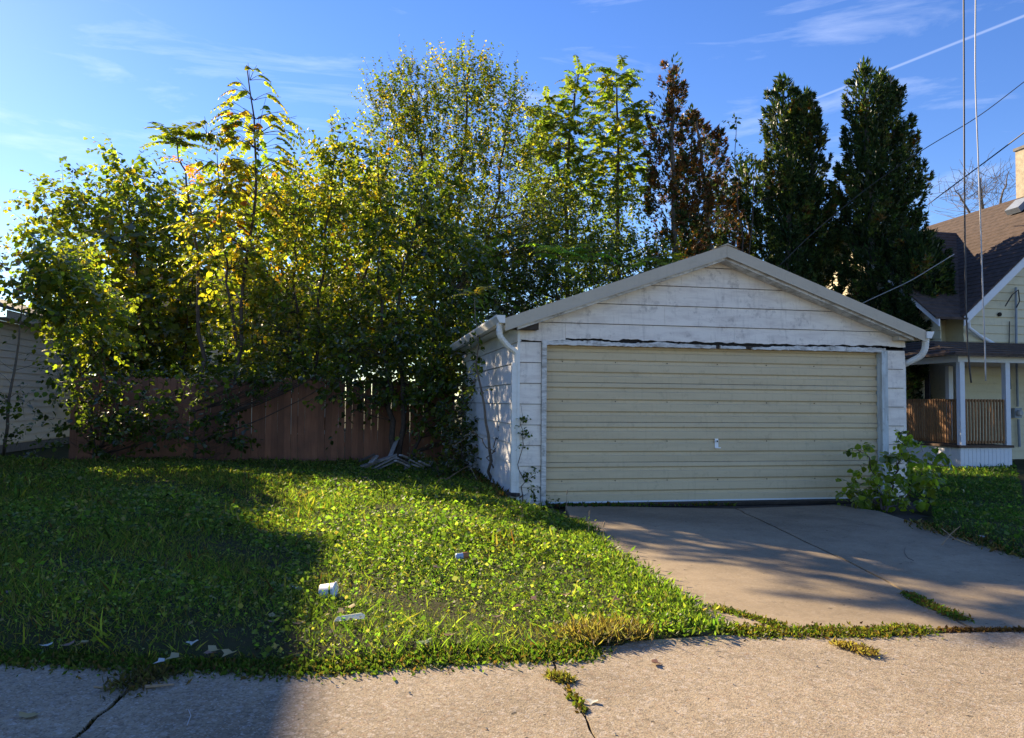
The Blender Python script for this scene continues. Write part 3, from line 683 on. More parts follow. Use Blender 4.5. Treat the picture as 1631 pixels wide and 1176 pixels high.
class Veg:
    """collects leaves and twigs for one plant"""
    def __init__(s): s.P = []; s.A = []; s.N = []; s.L = []; s.C = []; s.tw = []; s.tr = []
    def leaf(s, P, A, N, L, C): s.P.append(P); s.A.append(A); s.N.append(N); s.L.append(L); s.C.append(C)
    def twig(s, paths, radii): s.tw.append(paths); s.tr.append(radii)
    def shoots(s, S0, D, Ls, m, ll, cols, w, droop=.25, r=.004, hang=.5, coljit=.22, shootcol=.6):
        n = len(S0); t = np.linspace(.1, 1, m)
        t = np.clip(t[None]+rng.normal(size=(n, m))*.03, 0.02, 1.02)
        g = np.array([0, 0, -1.])
        perp = unit(np.cross(D, vnorm(n)))
        bend = rng.normal(size=(n, 1))*.15
        pos = S0[:, None]+(D*Ls[:, None])[:, None]*t[..., None]+g*(droop*Ls)[:, None, None]*(t**2)[..., None]+perp[:, None]*(bend*Ls[:, None])[:, None]*(t**2)[..., None]
        sg = np.where(np.arange(m) % 2 == 0, 1., -1.)[None, :, None]
        rot = unit(np.cross(D, vnorm(n)))[:, None]
        ax = D[:, None]*.45+sg*rot*.8+g*hang+rng.normal(size=(n, m, 3))*.35
        nr = np.array([0, 0, 1.])+rng.normal(size=(n, m, 3))*.55
        base = pick(cols, w, n, coljit); per = pick(cols, w, n*m, coljit).reshape(n, m, 3)
        C = np.clip((shootcol*base[:, None]+(1-shootcol)*per)*(1+.15*rng.normal(size=(n, m, 1))), .004, .9)
        L = ll*np.clip(1+.28*rng.normal(size=(n, m)), .4, 1.7)*(1.1-.35*t)
        s.leaf((pos+unit(ax)*(.15*L)[..., None]).reshape(-1, 3), ax.reshape(-1, 3), nr.reshape(-1, 3), L.ravel(), C.reshape(-1, 3))
        tt = np.linspace(0, 1, 4)[None, :, None]
        path = S0[:, None]+(D*Ls[:, None])[:, None]*tt+g*(droop*Ls)[:, None, None]*tt**2+perp[:, None]*(bend*Ls[:, None])[:, None]*tt**2
        s.twig(path, np.repeat(np.linspace(r, r*.35, 4)[None], n, 0))
    def clump(s, c, rad, n, Ls=.6, m=9, ll=.11, cols=(GD, GM, GL), w=(1, 1, 1), upw=.55, outw=.8, shell=.35, **k):
        c, rad = np.array(c), np.array(rad)
        u_ = vnorm(n); q = rng.random(n)**shell
        S0 = c+u_*q[:, None]*rad*.9
        D = unit(u_*outw+np.array([0, 0, upw])+rng.normal(size=(n, 3))*.45)
        s.shoots(S0, D, Ls*np.clip(1+.35*rng.normal(size=n), .35, 1.9), m, ll, cols, w, **k)
        return S0
    def fronds(s, S0, D, Ls, pairs, ll, cols, w, droop=.5, hang=.35):
        n = len(S0); g = np.array([0, 0, -1.]); t = np.linspace(.18, 1, pairs)
        pos = S0[:, None]+(D*Ls[:, None])[:, None]*t[None, :, None]+g*(droop*Ls)[:, None, None]*(t**2)[None, :, None]
        side = unit(np.cross(D, np.array([0, 0, 1.])+rng.normal(size=(n, 3))*.25))[:, None]
        tang = unit(D[:, None]*1.0+g*(2*droop*t)[None, :, None])
        base = pick(cols, w, n, .15)[:, None]
        for sg in (1, -1):
            ax = side*sg*.9+tang*.35+g*hang+rng.normal(size=(n, pairs, 3))*.12
            nr = np.cross(side*sg, tang)*sg*-1+rng.normal(size=(n, pairs, 3))*.2
            L = ll*(1-.45*t[None])*np.clip(1+.15*rng.normal(size=(n, pairs)), .5, 1.5)
            C = np.clip(base*(1+.2*rng.normal(size=(n, pairs, 1))), .005, .9)
            s.leaf(pos.reshape(-1, 3), ax.reshape(-1, 3), nr.reshape(-1, 3), L.ravel(), C.reshape(-1, 3))
        tt = np.linspace(0, 1, 5)[None, :, None]
        s.twig(S0[:, None]+(D*Ls[:, None])[:, None]*tt+g*(droop*Ls)[:, None, None]*tt**2, np.repeat(np.linspace(.006, .002, 5)[None], n, 0))
    def connect(s, stems, pts, r0=.012, frac=1.):
        """limbs from the nearest lower stem point up to each point"""
        st = np.concatenate([np.array(p) for p in stems]); pts = pts[rng.random(len(pts)) < frac]
        if not len(pts): return
        d = np.linalg.norm(pts[:, None, :2]-st[None, :, :2], axis=2)*1.0+np.abs((pts[:, None, 2]-st[None, :, 2])-.45*np.linalg.norm(pts[:, None, :2]-st[None, :, :2], axis=2))
        a = st[d.argmin(1)]; tt = np.linspace(0, 1, 5)[None, :, None]
        mid = (a+pts)/2+np.array([0, 0, -.06])*np.linalg.norm(pts-a, axis=1)[:, None]+rng.normal(size=pts.shape)*.05
        path = a[:, None]*(1-tt)**2+2*mid[:, None]*tt*(1-tt)+pts[:, None]*tt**2
        L = np.linalg.norm(pts-a, axis=1)
        s.twig(path, np.clip(L, .3, 3)[:, None]*.6*r0*np.linspace(1, .35, 5)[None])
    def finish(s, root, mat='leaf', shape=OVATE, quads=OVQ, bark='bark', leafname='crown'):
        if s.P: leaves(leafname, np.concatenate(s.P), np.concatenate(s.A), np.concatenate(s.N), np.concatenate(s.L), np.concatenate(s.C), root, mat, shape, quads)
        Vs, Qs, o = [], [], 0
        for p, r in zip(s.tw, s.tr):
            V, Q = thin_tubes(p, r); Vs.append(V); Qs.append(Q+o); o += len(V)
        if Vs: fastmesh('branches', np.concatenate(Vs), np.concatenate(Qs), bark, root)['kind'] = 'stuff'
def smooth_path(pts, n=14, wob=.03, seed=0):
    rr = np.random.default_rng(seed); pts = np.array(pts, float); t = np.linspace(0, len(pts)-1, n); i = np.clip(t.astype(int), 0, len(pts)-2); f = (t-i)[:, None]
    p = pts[i]*(1-f)+pts[i+1]*f
    for _ in range(2): p[1:-1] = (p[:-2]+2*p[1:-1]+p[2:])/4
    w = rr.normal(size=p.shape)*wob; w[0] = 0; return p+w
def stems_of(root, lists, r0, bark='bark', seed=0, wob=.03, name='trunk'):
    mb = MB(); out = []
    for i, pts in enumerate(lists):
        p = smooth_path(pts, 14, wob, seed+i); out.append(p); r = r0[i] if hasattr(r0, '__len__') else r0
        mb.tube(p, list(np.linspace(r, r*.22, len(p))), 7)
    mb.build(name, bark, root, smooth=True); return out
def pt(x, y, Y): return tuple(ony(x, y, Y))
def rpx(p, Y): return p/F*Y*1.03

# ---- leafy broadleaf trees along the fence --------------------------------------------------
def bushy(name, label, cat, base, stems, r0, clumps, cols, w, ll=.11, Ls=.6, m=9, bark='bark', group=None, frac=.5, shape=OVATE, quads=OVQ, **kw):
    root = thing(name, label, cat, base, group); sp = stems_of(root, stems, r0, bark, seed=len(clumps)); v = Veg()
    for (x, y, rx, ry, Y, dy, n, *o) in clumps:
        o = o[0] if o else {}
        cc, ww = o.pop('cols', cols), o.pop('w', w)
        k = dict(kw); k.update(o)
        S0 = v.clump(pt(x, y, Y), (rpx(rx, Y), dy, rpx(ry, Y)), n, Ls=k.pop('Ls', Ls), m=k.pop('m', m), ll=k.pop('ll', ll), cols=cc, w=ww, **k)
        v.connect(sp, S0, .011, frac)
    v.finish(root, bark=bark, shape=shape, quads=quads); return root, sp
YEL = (GM, GL, YG, YE, OR); 
# mulberry clump at the left end of the fence
MY_ = 27.5
bushy('mulberry_tree', 'broad leafy mulberry tree at the left end of the fence, shoots leaning left', 'tree', pt(205,680,MY_)[:2]+(0,),
    [[pt(205,690,MY_), pt(190,560,MY_), pt(150,420,MY_), pt(105,320,MY_)], [pt(210,690,MY_), pt(225,540,MY_), pt(215,400,MY_), pt(190,270,MY_)], [pt(200,690,MY_), pt(150,570,MY_), pt(90,470,MY_), pt(45,390,MY_)]], [.08, .09, .07],
    [(150,375,50,65,MY_,1.2,110), (105,335,38,50,MY_,.9,64), (80,400,42,45,MY_,.9,56), (210,330,50,60,MY_,1.2,100), (200,275,22,32,MY_,.6,26), (230,420,60,60,MY_,1.3,120), (140,460,65,55,MY_,1.3,130), (190,520,90,60,MY_,1.4,170), (130,550,45,50,MY_,1.2,70), (270,540,60,60,MY_,1.3,120), (260,350,45,55,MY_,1.1,90), (300,450,50,80,MY_,1.1,110)],
    (GD, GM, GL, YG, YE), (.8, 2.2, 2.6, 1.4, .25), ll=.185, Ls=1.0, m=10, droop=.3, hang=.7, r=.006)
# leading mulberry shoots nearer the fence
bushy('mulberry_sapling', 'young mulberry at the fence end low and dense below the mulberry tree', 'sapling', pt(160,690,17.6)[:2]+(0,),
    [[pt(160,700,17.6), pt(150,560,17.6), pt(125,470,17.5), pt(100,400,17.4)], [pt(162,700,17.6), pt(165,560,17.6), pt(160,490,17.6)]], [.035, .035],
    [(105,470,45,40,17.5,.9,150), (145,520,50,45,17.5,.9,170), (100,430,30,30,17.4,.7,80)],
    (GM, GL, YG, YE), (1.6, 2.6, 1.4, .2), ll=.125, Ls=.65, m=10, droop=.3, hang=.7)
# maple with large yellow leaves in the middle of the left group
MP = 26.
bushy('maple_tree', 'young maple with scattered yellow lobed leaves beside the mulberry', 'tree', pt(262,680,MP)[:2]+(0,),
    [[pt(262,690,MP), pt(255,540,MP), pt(235,420,MP)], [pt(268,690,MP), pt(300,520,MP), pt(310,420,MP)]], [.05, .05],
    [(200,385,40,35,MP,.5,30), (165,500,70,60,MP,.6,56), (250,470,60,60,MP,.6,60), (215,560,80,45,MP,.6,60), (310,480,45,70,MP,.6,60)],
    (GM, GL, YG, YE, OR), (.6, 2., 2.4, 1.2, .2), ll=.23, Ls=.8, m=7, droop=.35, hang=.8, shape=LOBE, quads=LBQ, r=.006)
# tree of heaven A with its palm-like tuft
r = thing('tree_of_heaven', 'slim tree of heaven topped by one palm-like tuft of fronds', 'tree', tuple(onz(330,706)), 'trees of heaven above the fence')
sp = stems_of(r, [[pt(322,700,17.4), pt(318,560,17.4), pt(314,420,17.4), pt(300,300,17.4), pt(286,232,17.4)]], .055, seed=3); v = Veg()
top = np.array(pt(285,222,17.4)); n = 17
an = rng.random(n)*2*math.pi; D = unit(np.stack([np.cos(an), np.sin(an), .35+.5*rng.random(n)], 1))
v.fronds(np.repeat(top[None], n, 0)+rng.normal(size=(n,3))*.05, D, .78+.18*rng.random(n), 12, .19, (GM, GL, YG), (1, 2, 1.8), droop=.42, hang=.35)
for (y, k, cc) in ((262, 5, (YG, YE, OR)), (310, 6, (GL, YG, YE)), (360, 8, (GM, GL, YG)), (410, 8, (GM, GL, YG))):
    o = np.array(pt(296+(y-262)*.1, y, 17.4)); an = rng.random(k)*6.28; D = unit(np.stack([np.cos(an), np.sin(an), .1+.5*rng.random(k)], 1)); v.fronds(np.repeat(o[None], k, 0), D, .6+.2*rng.random(k), 8, .13, cc, (1, 1, 1), droop=.5)
v.finish(r, shape=LANCE*np.array([1, 1.4, 1]))
# tree of heaven B: tall, half bare, yellow drooping fronds
r = thing('tree_of_heaven', 'tallest left tree, half bare with drooping yellow fronds on long stalks', 'tree', tuple(onz(372,704)), 'trees of heaven above the fence')
sp = stems_of(r, [[pt(372,700,17.1), pt(378,560,17.1), pt(392,440,17.1), pt(408,300,17.1), pt(411,215,17.1), pt(395,105,17.1)], [pt(378,560,17.1), pt(360,440,17.1), pt(352,330,17.1), pt(346,250,17.1)]], [.055, .035], seed=5); v = Veg()
heaven_q = ((398,128,4,.45,3), (404,160,7,.6,2), (408,190,12,.75,4), (411,215,18,.9,5), (411,240,18,.9,4), (410,275,16,.8,4), (408,310,14,.7,3), (350,268,12,.6,3), (350,310,16,.7,3), (355,360,18,.7,3), (398,345,16,.8,3), (392,400,18,.8,3), (365,430,18,.8,3), (330,215,8,.5,4))
for (x, y, k, L_, st) in heaven_q:
    o = np.array(pt(x, y, 17.1)); an = rng.random(k)*6.28; D = unit(np.stack([np.cos(an), .6*np.sin(an), .2+.8*rng.random(k)], 1)); LL = L_*(.7+.6*rng.random(k))
    # bare arching stalk, the leaflets crowd its far half
    tt = np.linspace(0, 1, 5)[None, :, None]; v.twig(o[None, None]+(D*LL[:, None])[:, None]*tt+np.array([0, 0, -1.])*(.22*LL)[:, None, None]*tt**2, np.repeat(np.linspace(.008, .004, 5)[None], k, 0))
    e = o[None]+D*(LL*.6)[:, None]+np.array([0, 0, -1.])*(.08*LL)[:, None]; D2 = unit(D+np.array([0, 0, -.45]))
    v.fronds(e, D2, .45*LL+.1, 7, .13, (GL, YG, YE, OR), (2., 2.8, .7, .15), droop=.7, hang=.8)
for (x, y, rx, ry, k) in ((370,300,30,45,20), (400,290,30,40,14), (350,380,45,60,36), (410,400,40,60,36), (380,470,60,60,50)):
    v.connect(sp, v.clump(pt(x,y,17.2), (rpx(rx,17), .5, rpx(ry,17)), k, Ls=.45, m=7, ll=.12, cols=(GM, GL, YG, YE, OR), w=(1,2,2.2,.9,.25), hang=.7), .01, .6)
v.finish(r)
# yellow elm group
bushy('elm_tree', 'yellowing elm between the tall half-bare tree and the dense middle tree', 'tree', (-1.0, 17.2, 0),
    [[pt(500,700,17.4), pt(505,540,17.4), pt(520,380,17.4), pt(535,220,17.4)], [pt(505,700,17.4), pt(470,520,17.5), pt(470,400,17.5), pt(478,290,17.5)], [pt(508,700,17.4), pt(570,500,17.4), pt(600,360,17.4), pt(600,230,17.4)]], [.05, .045, .05],
    [(530,240,30,50,17.4,.5,40), (505,290,40,50,17.3,.6,60), (560,290,45,60,17.4,.7,80), (600,300,35,80,17.3,.6,80), (480,350,45,60,17.4,.7,80), (540,380,70,60,17.4,.9,140), (600,420,60,60,17.4,.9,120), (450,440,55,60,17.5,.8,90), (520,480,80,60,17.5,1.,150), (440,530,70,55,17.5,.9,110), (590,510,70,60,17.5,1.,120), (530,560,110,45,17.3,.9,180), (440,330,30,40,18,.6,50), (410,500,60,60,18,.8,90)],
    (GD, GM, GL, YG, YE, OR), (1., 2, 2, 1.3, .4, .12), ll=.095, Ls=.55, m=11, droop=.25, hang=.5)
# tall fine-leaved tree in the middle
bushy('pear_tree', 'tall dense fine-leaved tree in the middle, upright twiggy top', 'tree', (1.2, 19.5, 0),
    [[pt(690,700,19.5), pt(690,500,19.5), pt(680,300,19.5), pt(650,130,19.5)], [pt(692,690,19.5), pt(720,450,19.5), pt(735,280,19.5), pt(745,110,19.5)], [pt(694,690,19.5), pt(750,480,19.5), pt(790,320,19.5), pt(815,160,19.5)]], [.09, .09, .08],
    [(620,190,40,70,19.4,.7,170), (660,160,40,60,19.5,.7,150), (735,150,50,70,19.5,.9,230), (795,170,45,60,19.5,.8,170), (690,240,70,70,19.4,1.1,280), (780,270,70,70,19.4,1.1,270), (840,240,35,70,19.5,.7,110), (640,310,70,70,19.3,1.,240), (720,360,90,70,19.2,1.2,310), (810,370,80,70,19.2,1.2,280), (680,450,100,60,19.,1.2,340), (800,450,90,50,19.,1.2,300), (650,560,110,60,19.2,1.2,260), (760,540,80,60,19.2,1.2,200), (880,350,50,70,19.6,.9,150)],
    (GD, GM, GL, YG, YE), (1.8, 2.2, 1.3, .8, .4), ll=.068, Ls=.55, m=13, droop=.03, hang=.2, upw=1.0, shell=.4, r=.0045, frac=.35)
# vine-draped tree right of the fence, big fresh leaves and dark lower skirt
bushy('hackberry_tree', 'dark leafy tree with twin leaning trunks in front of the fence corner', 'tree', (.6, 16.2, 0),
    [[pt(628,745,16.2), pt(622,640,16.2), pt(610,520,16.2), pt(600,400,16.2)], [pt(634,745,16.2), pt(645,600,16.2), pt(625,500,16.3), pt(660,360,16.3)], [pt(660,745,16.2), pt(690,600,16.1), pt(720,470,16.1)]], [.075, .065, .04],
    [(640,380,60,70,16.5,.6,100), (690,330,35,80,16.6,.5,80), (720,430,60,60,16.4,.7,110), (650,480,80,60,16.2,.7,140), (590,560,70,50,16.1,.5,90), (690,550,80,60,16.,.8,150), (650,620,60,40,16.0,.4,60), (710,640,55,55,15.6,.6,100), (740,540,40,60,15.8,.6,70), (560,620,50,30,15.9,.4,36), (745,695,22,30,15.6,.4,34), (760,440,50,60,16.6,.6,70)],
    (GD, GM, GL, YG), (1.6, 2, 1.6, .7), ll=.105, Ls=.55, m=10, droop=.35, hang=.7)
bushy('grape_vine', 'bright yellow-green vine climbing the middle of the tall dense tree', 'vine', (.9, 17.6, 0),
    [[pt(660,700,17.6), pt(690,520,17.8), pt(720,380,18.2), pt(752,260,18.4), pt(758,190,18.4)]], [.02],
    [(755,235,14,45,18.3,.2,16), (735,310,18,40,18.2,.2,18), (680,300,20,60,18.2,.2,22), (730,370,25,45,18,.25,26), (700,430,40,35,17.8,.3,26), (665,360,20,50,18,.2,20), (600,330,18,60,17,.2,20), (755,420,20,35,17.7,.2,14)],
    (GM, GL, YG, YE), (.7, 1.5, 2.2, .5), ll=.15, Ls=.4, m=7, droop=.5, hang=.8)
# two trees of heaven right of the middle
def heaven(v, sp, Y, groups, cols, w, ll=.15, L0=.6, pairs=9, droop=.45, dy=.6):
    for (x, y, rx, ry, k) in groups:
        c = np.array(pt(x, y, Y)); rad = np.array([rpx(rx, Y), dy*min(1, rx/25), rpx(ry, Y)]); u_ = vnorm(k); S0 = c+u_*(rng.random(k)**.4)[:, None]*rad
        D = unit(u_*np.array([1, 1, .5])+np.array([0, 0, .45])+rng.normal(size=(k, 3))*.3)
        v.fronds(S0, D, L0*(.7+.6*rng.random(k)), pairs, ll, cols, w, droop=droop, hang=.55); v.connect(sp, S0, .010, .6)
for i, (lab, trunk, gr, cl) in enumerate((
    ('left of two light green trees of heaven behind the garage, broader crown', [(905,640), (905,450), (900,300), (912,170), (922,120)],
     [(922,125,10,14,14), (918,160,18,18,22), (880,180,28,24,44), (905,200,34,26,50), (868,220,26,30,40), (925,230,28,30,40), (890,260,40,36,70), (860,290,30,36,40), (925,300,34,36,46)], [(890,330,60,60,130), (880,400,70,50,150), (920,390,50,50,90), (860,330,40,60,80)]),
    ('right of two light green trees of heaven behind the garage, narrow pointed crown', [(985,640), (985,450), (985,300), (983,200), (982,118)],
     [(982,118,16,14,26), (984,145,20,18,34), (980,180,24,22,40), (1008,185,22,16,22), (992,215,30,24,48), (968,240,26,26,36), (998,260,30,28,46), (970,290,30,30,40), (1005,300,28,30,36)], [(980,340,50,60,130), (1000,410,50,50,110), (950,420,50,50,110), (955,340,40,60,80)]))):
    r = thing('tree_of_heaven', lab, 'tree', pt(*trunk[0], 20.5)[:2]+(0,), 'trees of heaven behind the garage')
    sp = stems_of(r, [[pt(x, y, 20.5) for x, y in trunk]], .08, seed=9+i); v = Veg()
    heaven(v, sp, 20.5, gr, (GM, GL, (.13,.17,.03), YG), (1.2, 2.2, 1.5, .8))
    for (x, y, rx, ry, k) in cl: v.connect(sp, v.clump(pt(x,y,20.3), (rpx(rx,20), 1., rpx(ry,20)), k, Ls=.5, m=10, ll=.1, cols=(GD, GM, GL, YG), w=(1,2,1.6,.5)), .011, .4)
    v.finish(r, shape=LANCE*np.array([1, 1.5, 1]))
# dark understorey filling behind the garage
bushy('buckthorn_shrub', 'dark dense shrub rising behind the garage roof left of the dead evergreen', 'shrub', (4.6, 18.6, 0),
    [[pt(900,650,18.6), pt(890,480,18.6), pt(880,400,18.6)], [pt(910,650,18.6), pt(980,480,18.6), pt(1000,400,18.6)]], [.05, .05],
    [(830,420,70,60,18.4,.8,170), (880,470,80,50,18.2,.8,160), (960,440,80,50,18.6,.8,170), (1030,420,60,50,18.8,.8,120), (800,480,60,40,18,.7,90), (910,400,70,50,18.8,.8,110)],
    (GD, GM, GL, YG), (2, 2, 1, .35), ll=.085, Ls=.5, m=12, droop=.2)
# fresh sumac-like sprouts over the garage roof, greens raised to look sunlit in shade
for i, (x, y, k, lab) in enumerate(((945,405,14,'bright green frond sprout above the left roof slope, biggest of the three'), (890,402,10,'bright green frond sprout leftmost above the garage roof slope'), (1045,412,11,'bright green frond sprout nearest the garage ridge'))):
    r = thing('sprout', lab, 'sapling', pt(x, 620, 16.6)[:2]+(0,), 'frond sprouts behind the garage roof'); o = np.array(pt(x, y, 16.6))
    sp = stems_of(r, [[pt(x+4, 640, 16.6), pt(x+2, 500, 16.6), tuple(o)]], .02, seed=20+i); v = Veg(); an = rng.random(k)*6.28
    D = unit(np.stack([np.cos(an), .6*np.sin(an), .15+.45*rng.random(k)], 1)); v.fronds(np.repeat(o[None], k, 0)+rng.normal(size=(k,3))*.1, D, .6+.3*rng.random(k), 13, .16, (GL, (.20,.32,.05), (.28,.34,.06)), (.6, 2, 1), droop=.45, hang=.7)
    v.finish(r, shape=LANCE)

AY = 26.5
bushy('ash_tree', 'leafy ash filling the gap behind the elm and the half-bare tree', 'tree', pt(470,680,AY)[:2]+(0,),
    [[pt(470,690,AY), pt(470,560,AY), pt(450,420,AY), pt(440,330,AY)], [pt(474,690,AY), pt(500,520,AY), pt(540,380,AY), pt(560,300,AY)]], [.1, .1],
    [(430,370,60,60,AY,1.2,150), (500,355,60,60,AY,1.2,160), (455,310,35,35,AY,.9,50), (310,340,40,50,AY,1.,60), (570,330,60,70,AY,1.2,150), (380,450,60,50,AY,1.2,90), (620,420,70,80,AY,1.3,170), (520,460,80,50,AY,1.2,120), (340,400,40,60,AY,1.,60), (580,520,110,60,AY,1.3,170), (460,560,100,40,AY,1.2,100)],
    (GM, GL, YG, YE), (1.4, 2.2, 1.4, .5), ll=.16, Ls=.9, m=10, droop=.2, hang=.5, r=.006)
# ---- evergreens ---------------------------------------------------------------------------
def lump(th, z, ph):
    return .5*np.sin(3*th+2.1*z+ph)+.35*np.sin(5*th-3.3*z+1.7*ph)+.3*np.sin(2*th+5.1*z+.5*ph)+.2*np.sin(9*th+8*z)
def arborvitae(label, profs, Y, n, ph, cols, w, dead=0., topcol=None):
    """profs: one outline [(py, xl, xr)] from the top down, or a list of such leaders"""
    if not isinstance(profs[0], list): profs = [profs]
    PP = [np.array([[*pt((a+b)/2, y, Y), rpx((b-a)/2, Y)] for y, a, b in p]) for p in profs]   # x,y,z,r
    base = (PP[0][-1][0], Y, 0); r = thing('arborvitae', label, 'tree', base, 'arborvitae behind the garage')
    stems = [[(p[-1][0], Y, -.05), (np.interp(p[:, 2].mean(), p[::-1, 2], p[::-1, 0]), Y, p[:, 2].mean()), (p[0][0], Y, p[0][2]-.2)] for p in PP]
    sp = stems_of(r, stems, .12, 'bark_grey', seed=int(ph*10)); v = Veg()
    ar = np.array([(p[:, 3].mean())*(p[0][2]-p[-1][2]) for p in PP]); acc = []; inner = []
    for k_, P_ in enumerate(PP):
        nk = int(n*ar[k_]/ar.sum()); zs = P_[::-1, 2]; f = lambda z, c: np.interp(z, zs, P_[::-1, c]); yo = .25*(k_ % 2)
        zz = np.linspace(zs[0], zs[-1], 200); ww = f(zz, 3)+.05; mp_ = max(40, nk//(42 if not dead else 26)); pz = rng.choice(zz, mp_, p=ww/ww.sum()); pth = rng.random(mp_)*2*math.pi; pq = .62+.42*rng.random(mp_)
        pid = rng.integers(0, mp_, nk); ta = rng.random(nk)**.8; plen = ((.32+.3*rng.random(mp_))*np.clip((zs[-1]-pz)/1.2, .3, 1))[pid]; pr_ = (.11+.1*rng.random(mp_))[pid]
        z0_ = pz[pid]; th = pth[pid]; rad = f(z0_, 3); out_ = np.stack([np.cos(th), np.sin(th), np.zeros(nk)], 1)
        c0_ = np.stack([f(z0_, 0)+np.cos(th)*rad*pq[pid], Y+yo+np.sin(th)*rad*pq[pid]*.9, z0_-.2], 1)
        S_ = c0_+(out_*.3+np.array([0, 0, 1.]))*(ta*plen)[:, None]+vnorm(nk)*(pr_*(1.15-ta)*rng.random(nk)**.4)[:, None]
        z = S_[:, 2]; lm = 1.2*(ta-.45)+.3*rng.normal(size=nk); lm = np.clip(lm, -.2, 1)
        acc.append((S_, np.stack([np.cos(th), np.sin(th), np.zeros(nk)], 1), lm, th, z, np.full(nk, zs[-1])))
        ni = int(nk*(.7 if not dead else .12)); zi = rng.choice(zz, ni, p=ww/ww.sum()); ti = rng.random(ni)*2*math.pi; ri = f(zi, 3)*(.3+.4*rng.random(ni)); oi = np.stack([np.cos(ti), np.sin(ti), np.zeros(ni)], 1)
        v.leaf(np.stack([f(zi, 0)+np.cos(ti)*ri, Y+yo+np.sin(ti)*ri, zi], 1), np.array([0, 0, .8])+oi*.5+rng.normal(size=(ni, 3))*.3, oi+rng.normal(size=(ni, 3))*.4, .17*(.7+.6*rng.random(ni)), pick(cols[:2], w[:2], ni, .2))
    S0, out, lm, th, z, zt = [np.concatenate(c) for c in zip(*acc)]; n = len(S0)
    keep = rng.random(n) > .5*np.clip(-lm-.2, 0, 1)
    if dead: keep &= (rng.random(n) > dead*np.clip(.4-.7*np.sin(1.7*z+th*2+ph), 0, 1))
    S0, out, lm, th, z, zt = S0[keep], out[keep], lm[keep], th[keep], z[keep], zt[keep]; n = len(S0)
    # each spray: fan of five scale-leaf blades in a roughly vertical plane
    plane = unit(np.cross(out+rng.normal(size=(n,3))*.5, np.array([0, 0, 1.])))
    patch = np.sin(2.3*z+1.9*th+ph)+.6*np.sin(4.1*z-2.7*th)+.5*rng.normal(size=n)
    base_c = pick(cols, w, n, .2); bro = patch > 1.75-dead*4
    base_c[bro] = pick((OR, BR, (.2,.11,.03)), (.5,1,1), int(bro.sum()), .25)*.8
    yl = (patch > .95) & ~bro; base_c[yl] = pick((GL, (.11,.115,.03)), (1, 1), int(yl.sum()))
    if topcol is not None:
        tp = z > zt-topcol; base_c[tp] = pick((BR, OR, (.16,.08,.04), GD), (2, .6, 1, .8), int(tp.sum()), .25)
    for a in (-1.0, -.6, -.2, .2, .6, 1.0):
        ax = np.array([0, 0, 1.])*(.5)+out*.6+plane*a*.9+rng.normal(size=(n,3))*.3
        v.leaf(S0, ax, out+rng.normal(size=(n,3))*.5, .118*(1-.3*abs(a))*np.clip(1+.25*rng.normal(size=n), .5, 1.6), base_c*(1+.12*rng.normal(size=(n,1))))
    k = 160 if not dead else 420
    j = rng.integers(0, n, k); v.connect(sp, S0[j], .012)
    v.finish(r, mat='needle', shape=SCALE, quads=SCQ, bark='bark_grey'); return r
AD, AM, AL = (.024,.048,.018), (.042,.072,.022), (.075,.108,.03)
arborvitae('half-dead rust brown arborvitae with bare twigs behind the garage ridge', [[(92,1058,1084), (110,1052,1094), (135,1054,1086), (160,1040,1092), (200,1034,1100), (260,1025,1115), (320,1030,1130), (640,1040,1140)], [(168,1098,1116), (190,1085,1130), (230,1080,1158), (290,1075,1172), (400,1085,1190), (640,1090,1200)]], 19.6, 17500, 1.3, (AD, AM, AL, BR, (.2,.09,.045)), (1., 1.6, 1, 2, 1.), dead=.3, topcol=.9)
arborvitae('twin-topped dark green arborvitae, middle of the three evergreens', [[(124,1240,1254), (142,1224,1270), (180,1216,1282), (240,1216,1290), (300,1220,1300), (420,1195,1310), (640,1190,1300)], [(142,1284,1300), (165,1270,1310), (220,1262,1320), (300,1255,1334), (340,1240,1348), (640,1240,1352)]], 18.8, 20000, 2.9, (AD, AM, AL), (1.6, 2, 1))
arborvitae('tallest dark green arborvitae, rightmost, beside the brown roof', [[(102,1368,1384), (118,1352,1398), (160,1342,1415), (210,1340,1425), (270,1332,1440), (400,1330,1450), (640,1335,1450)], [(110,1404,1424), (130,1392,1442), (180,1385,1455), (240,1380,1478), (290,1375,1486), (330,1380,1478), (420,1385,1498), (640,1390,1500)]], 17.8, 21500, 4.4, (AD, AM, AL), (1.6, 2, 1))
arborvitae('low dark evergreen between the dead arborvitae and the twin-topped one', [(255,1160,1215), (300,1140,1250), (360,1120,1270), (430,1100,1300), (640,1100,1300)], 20.2, 8000, 6.1, (AD, AM, AL), (2.2, 2, .6))
arborvitae('low dark evergreen against the brown roof right of the tallest arborvitae', [(375,1425,1500), (410,1405,1515), (460,1400,1512), (520,1400,1490), (640,1400,1470)], 16.6, 6500, 7.7, (AD, AM, AL), (1.6, 2, .7))
arborvitae('unseen tall evergreen added just left of the frame to shade the far-left lawn', [(130,-215,-185), (230,-265,-135), (400,-300,-105), (640,-310,-95)], 17.2, 3500, 3.3, (AD, AM, AL), (1.6, 2, 1))  # out-of-view tree, put in only to throw shade on the back-left lawn
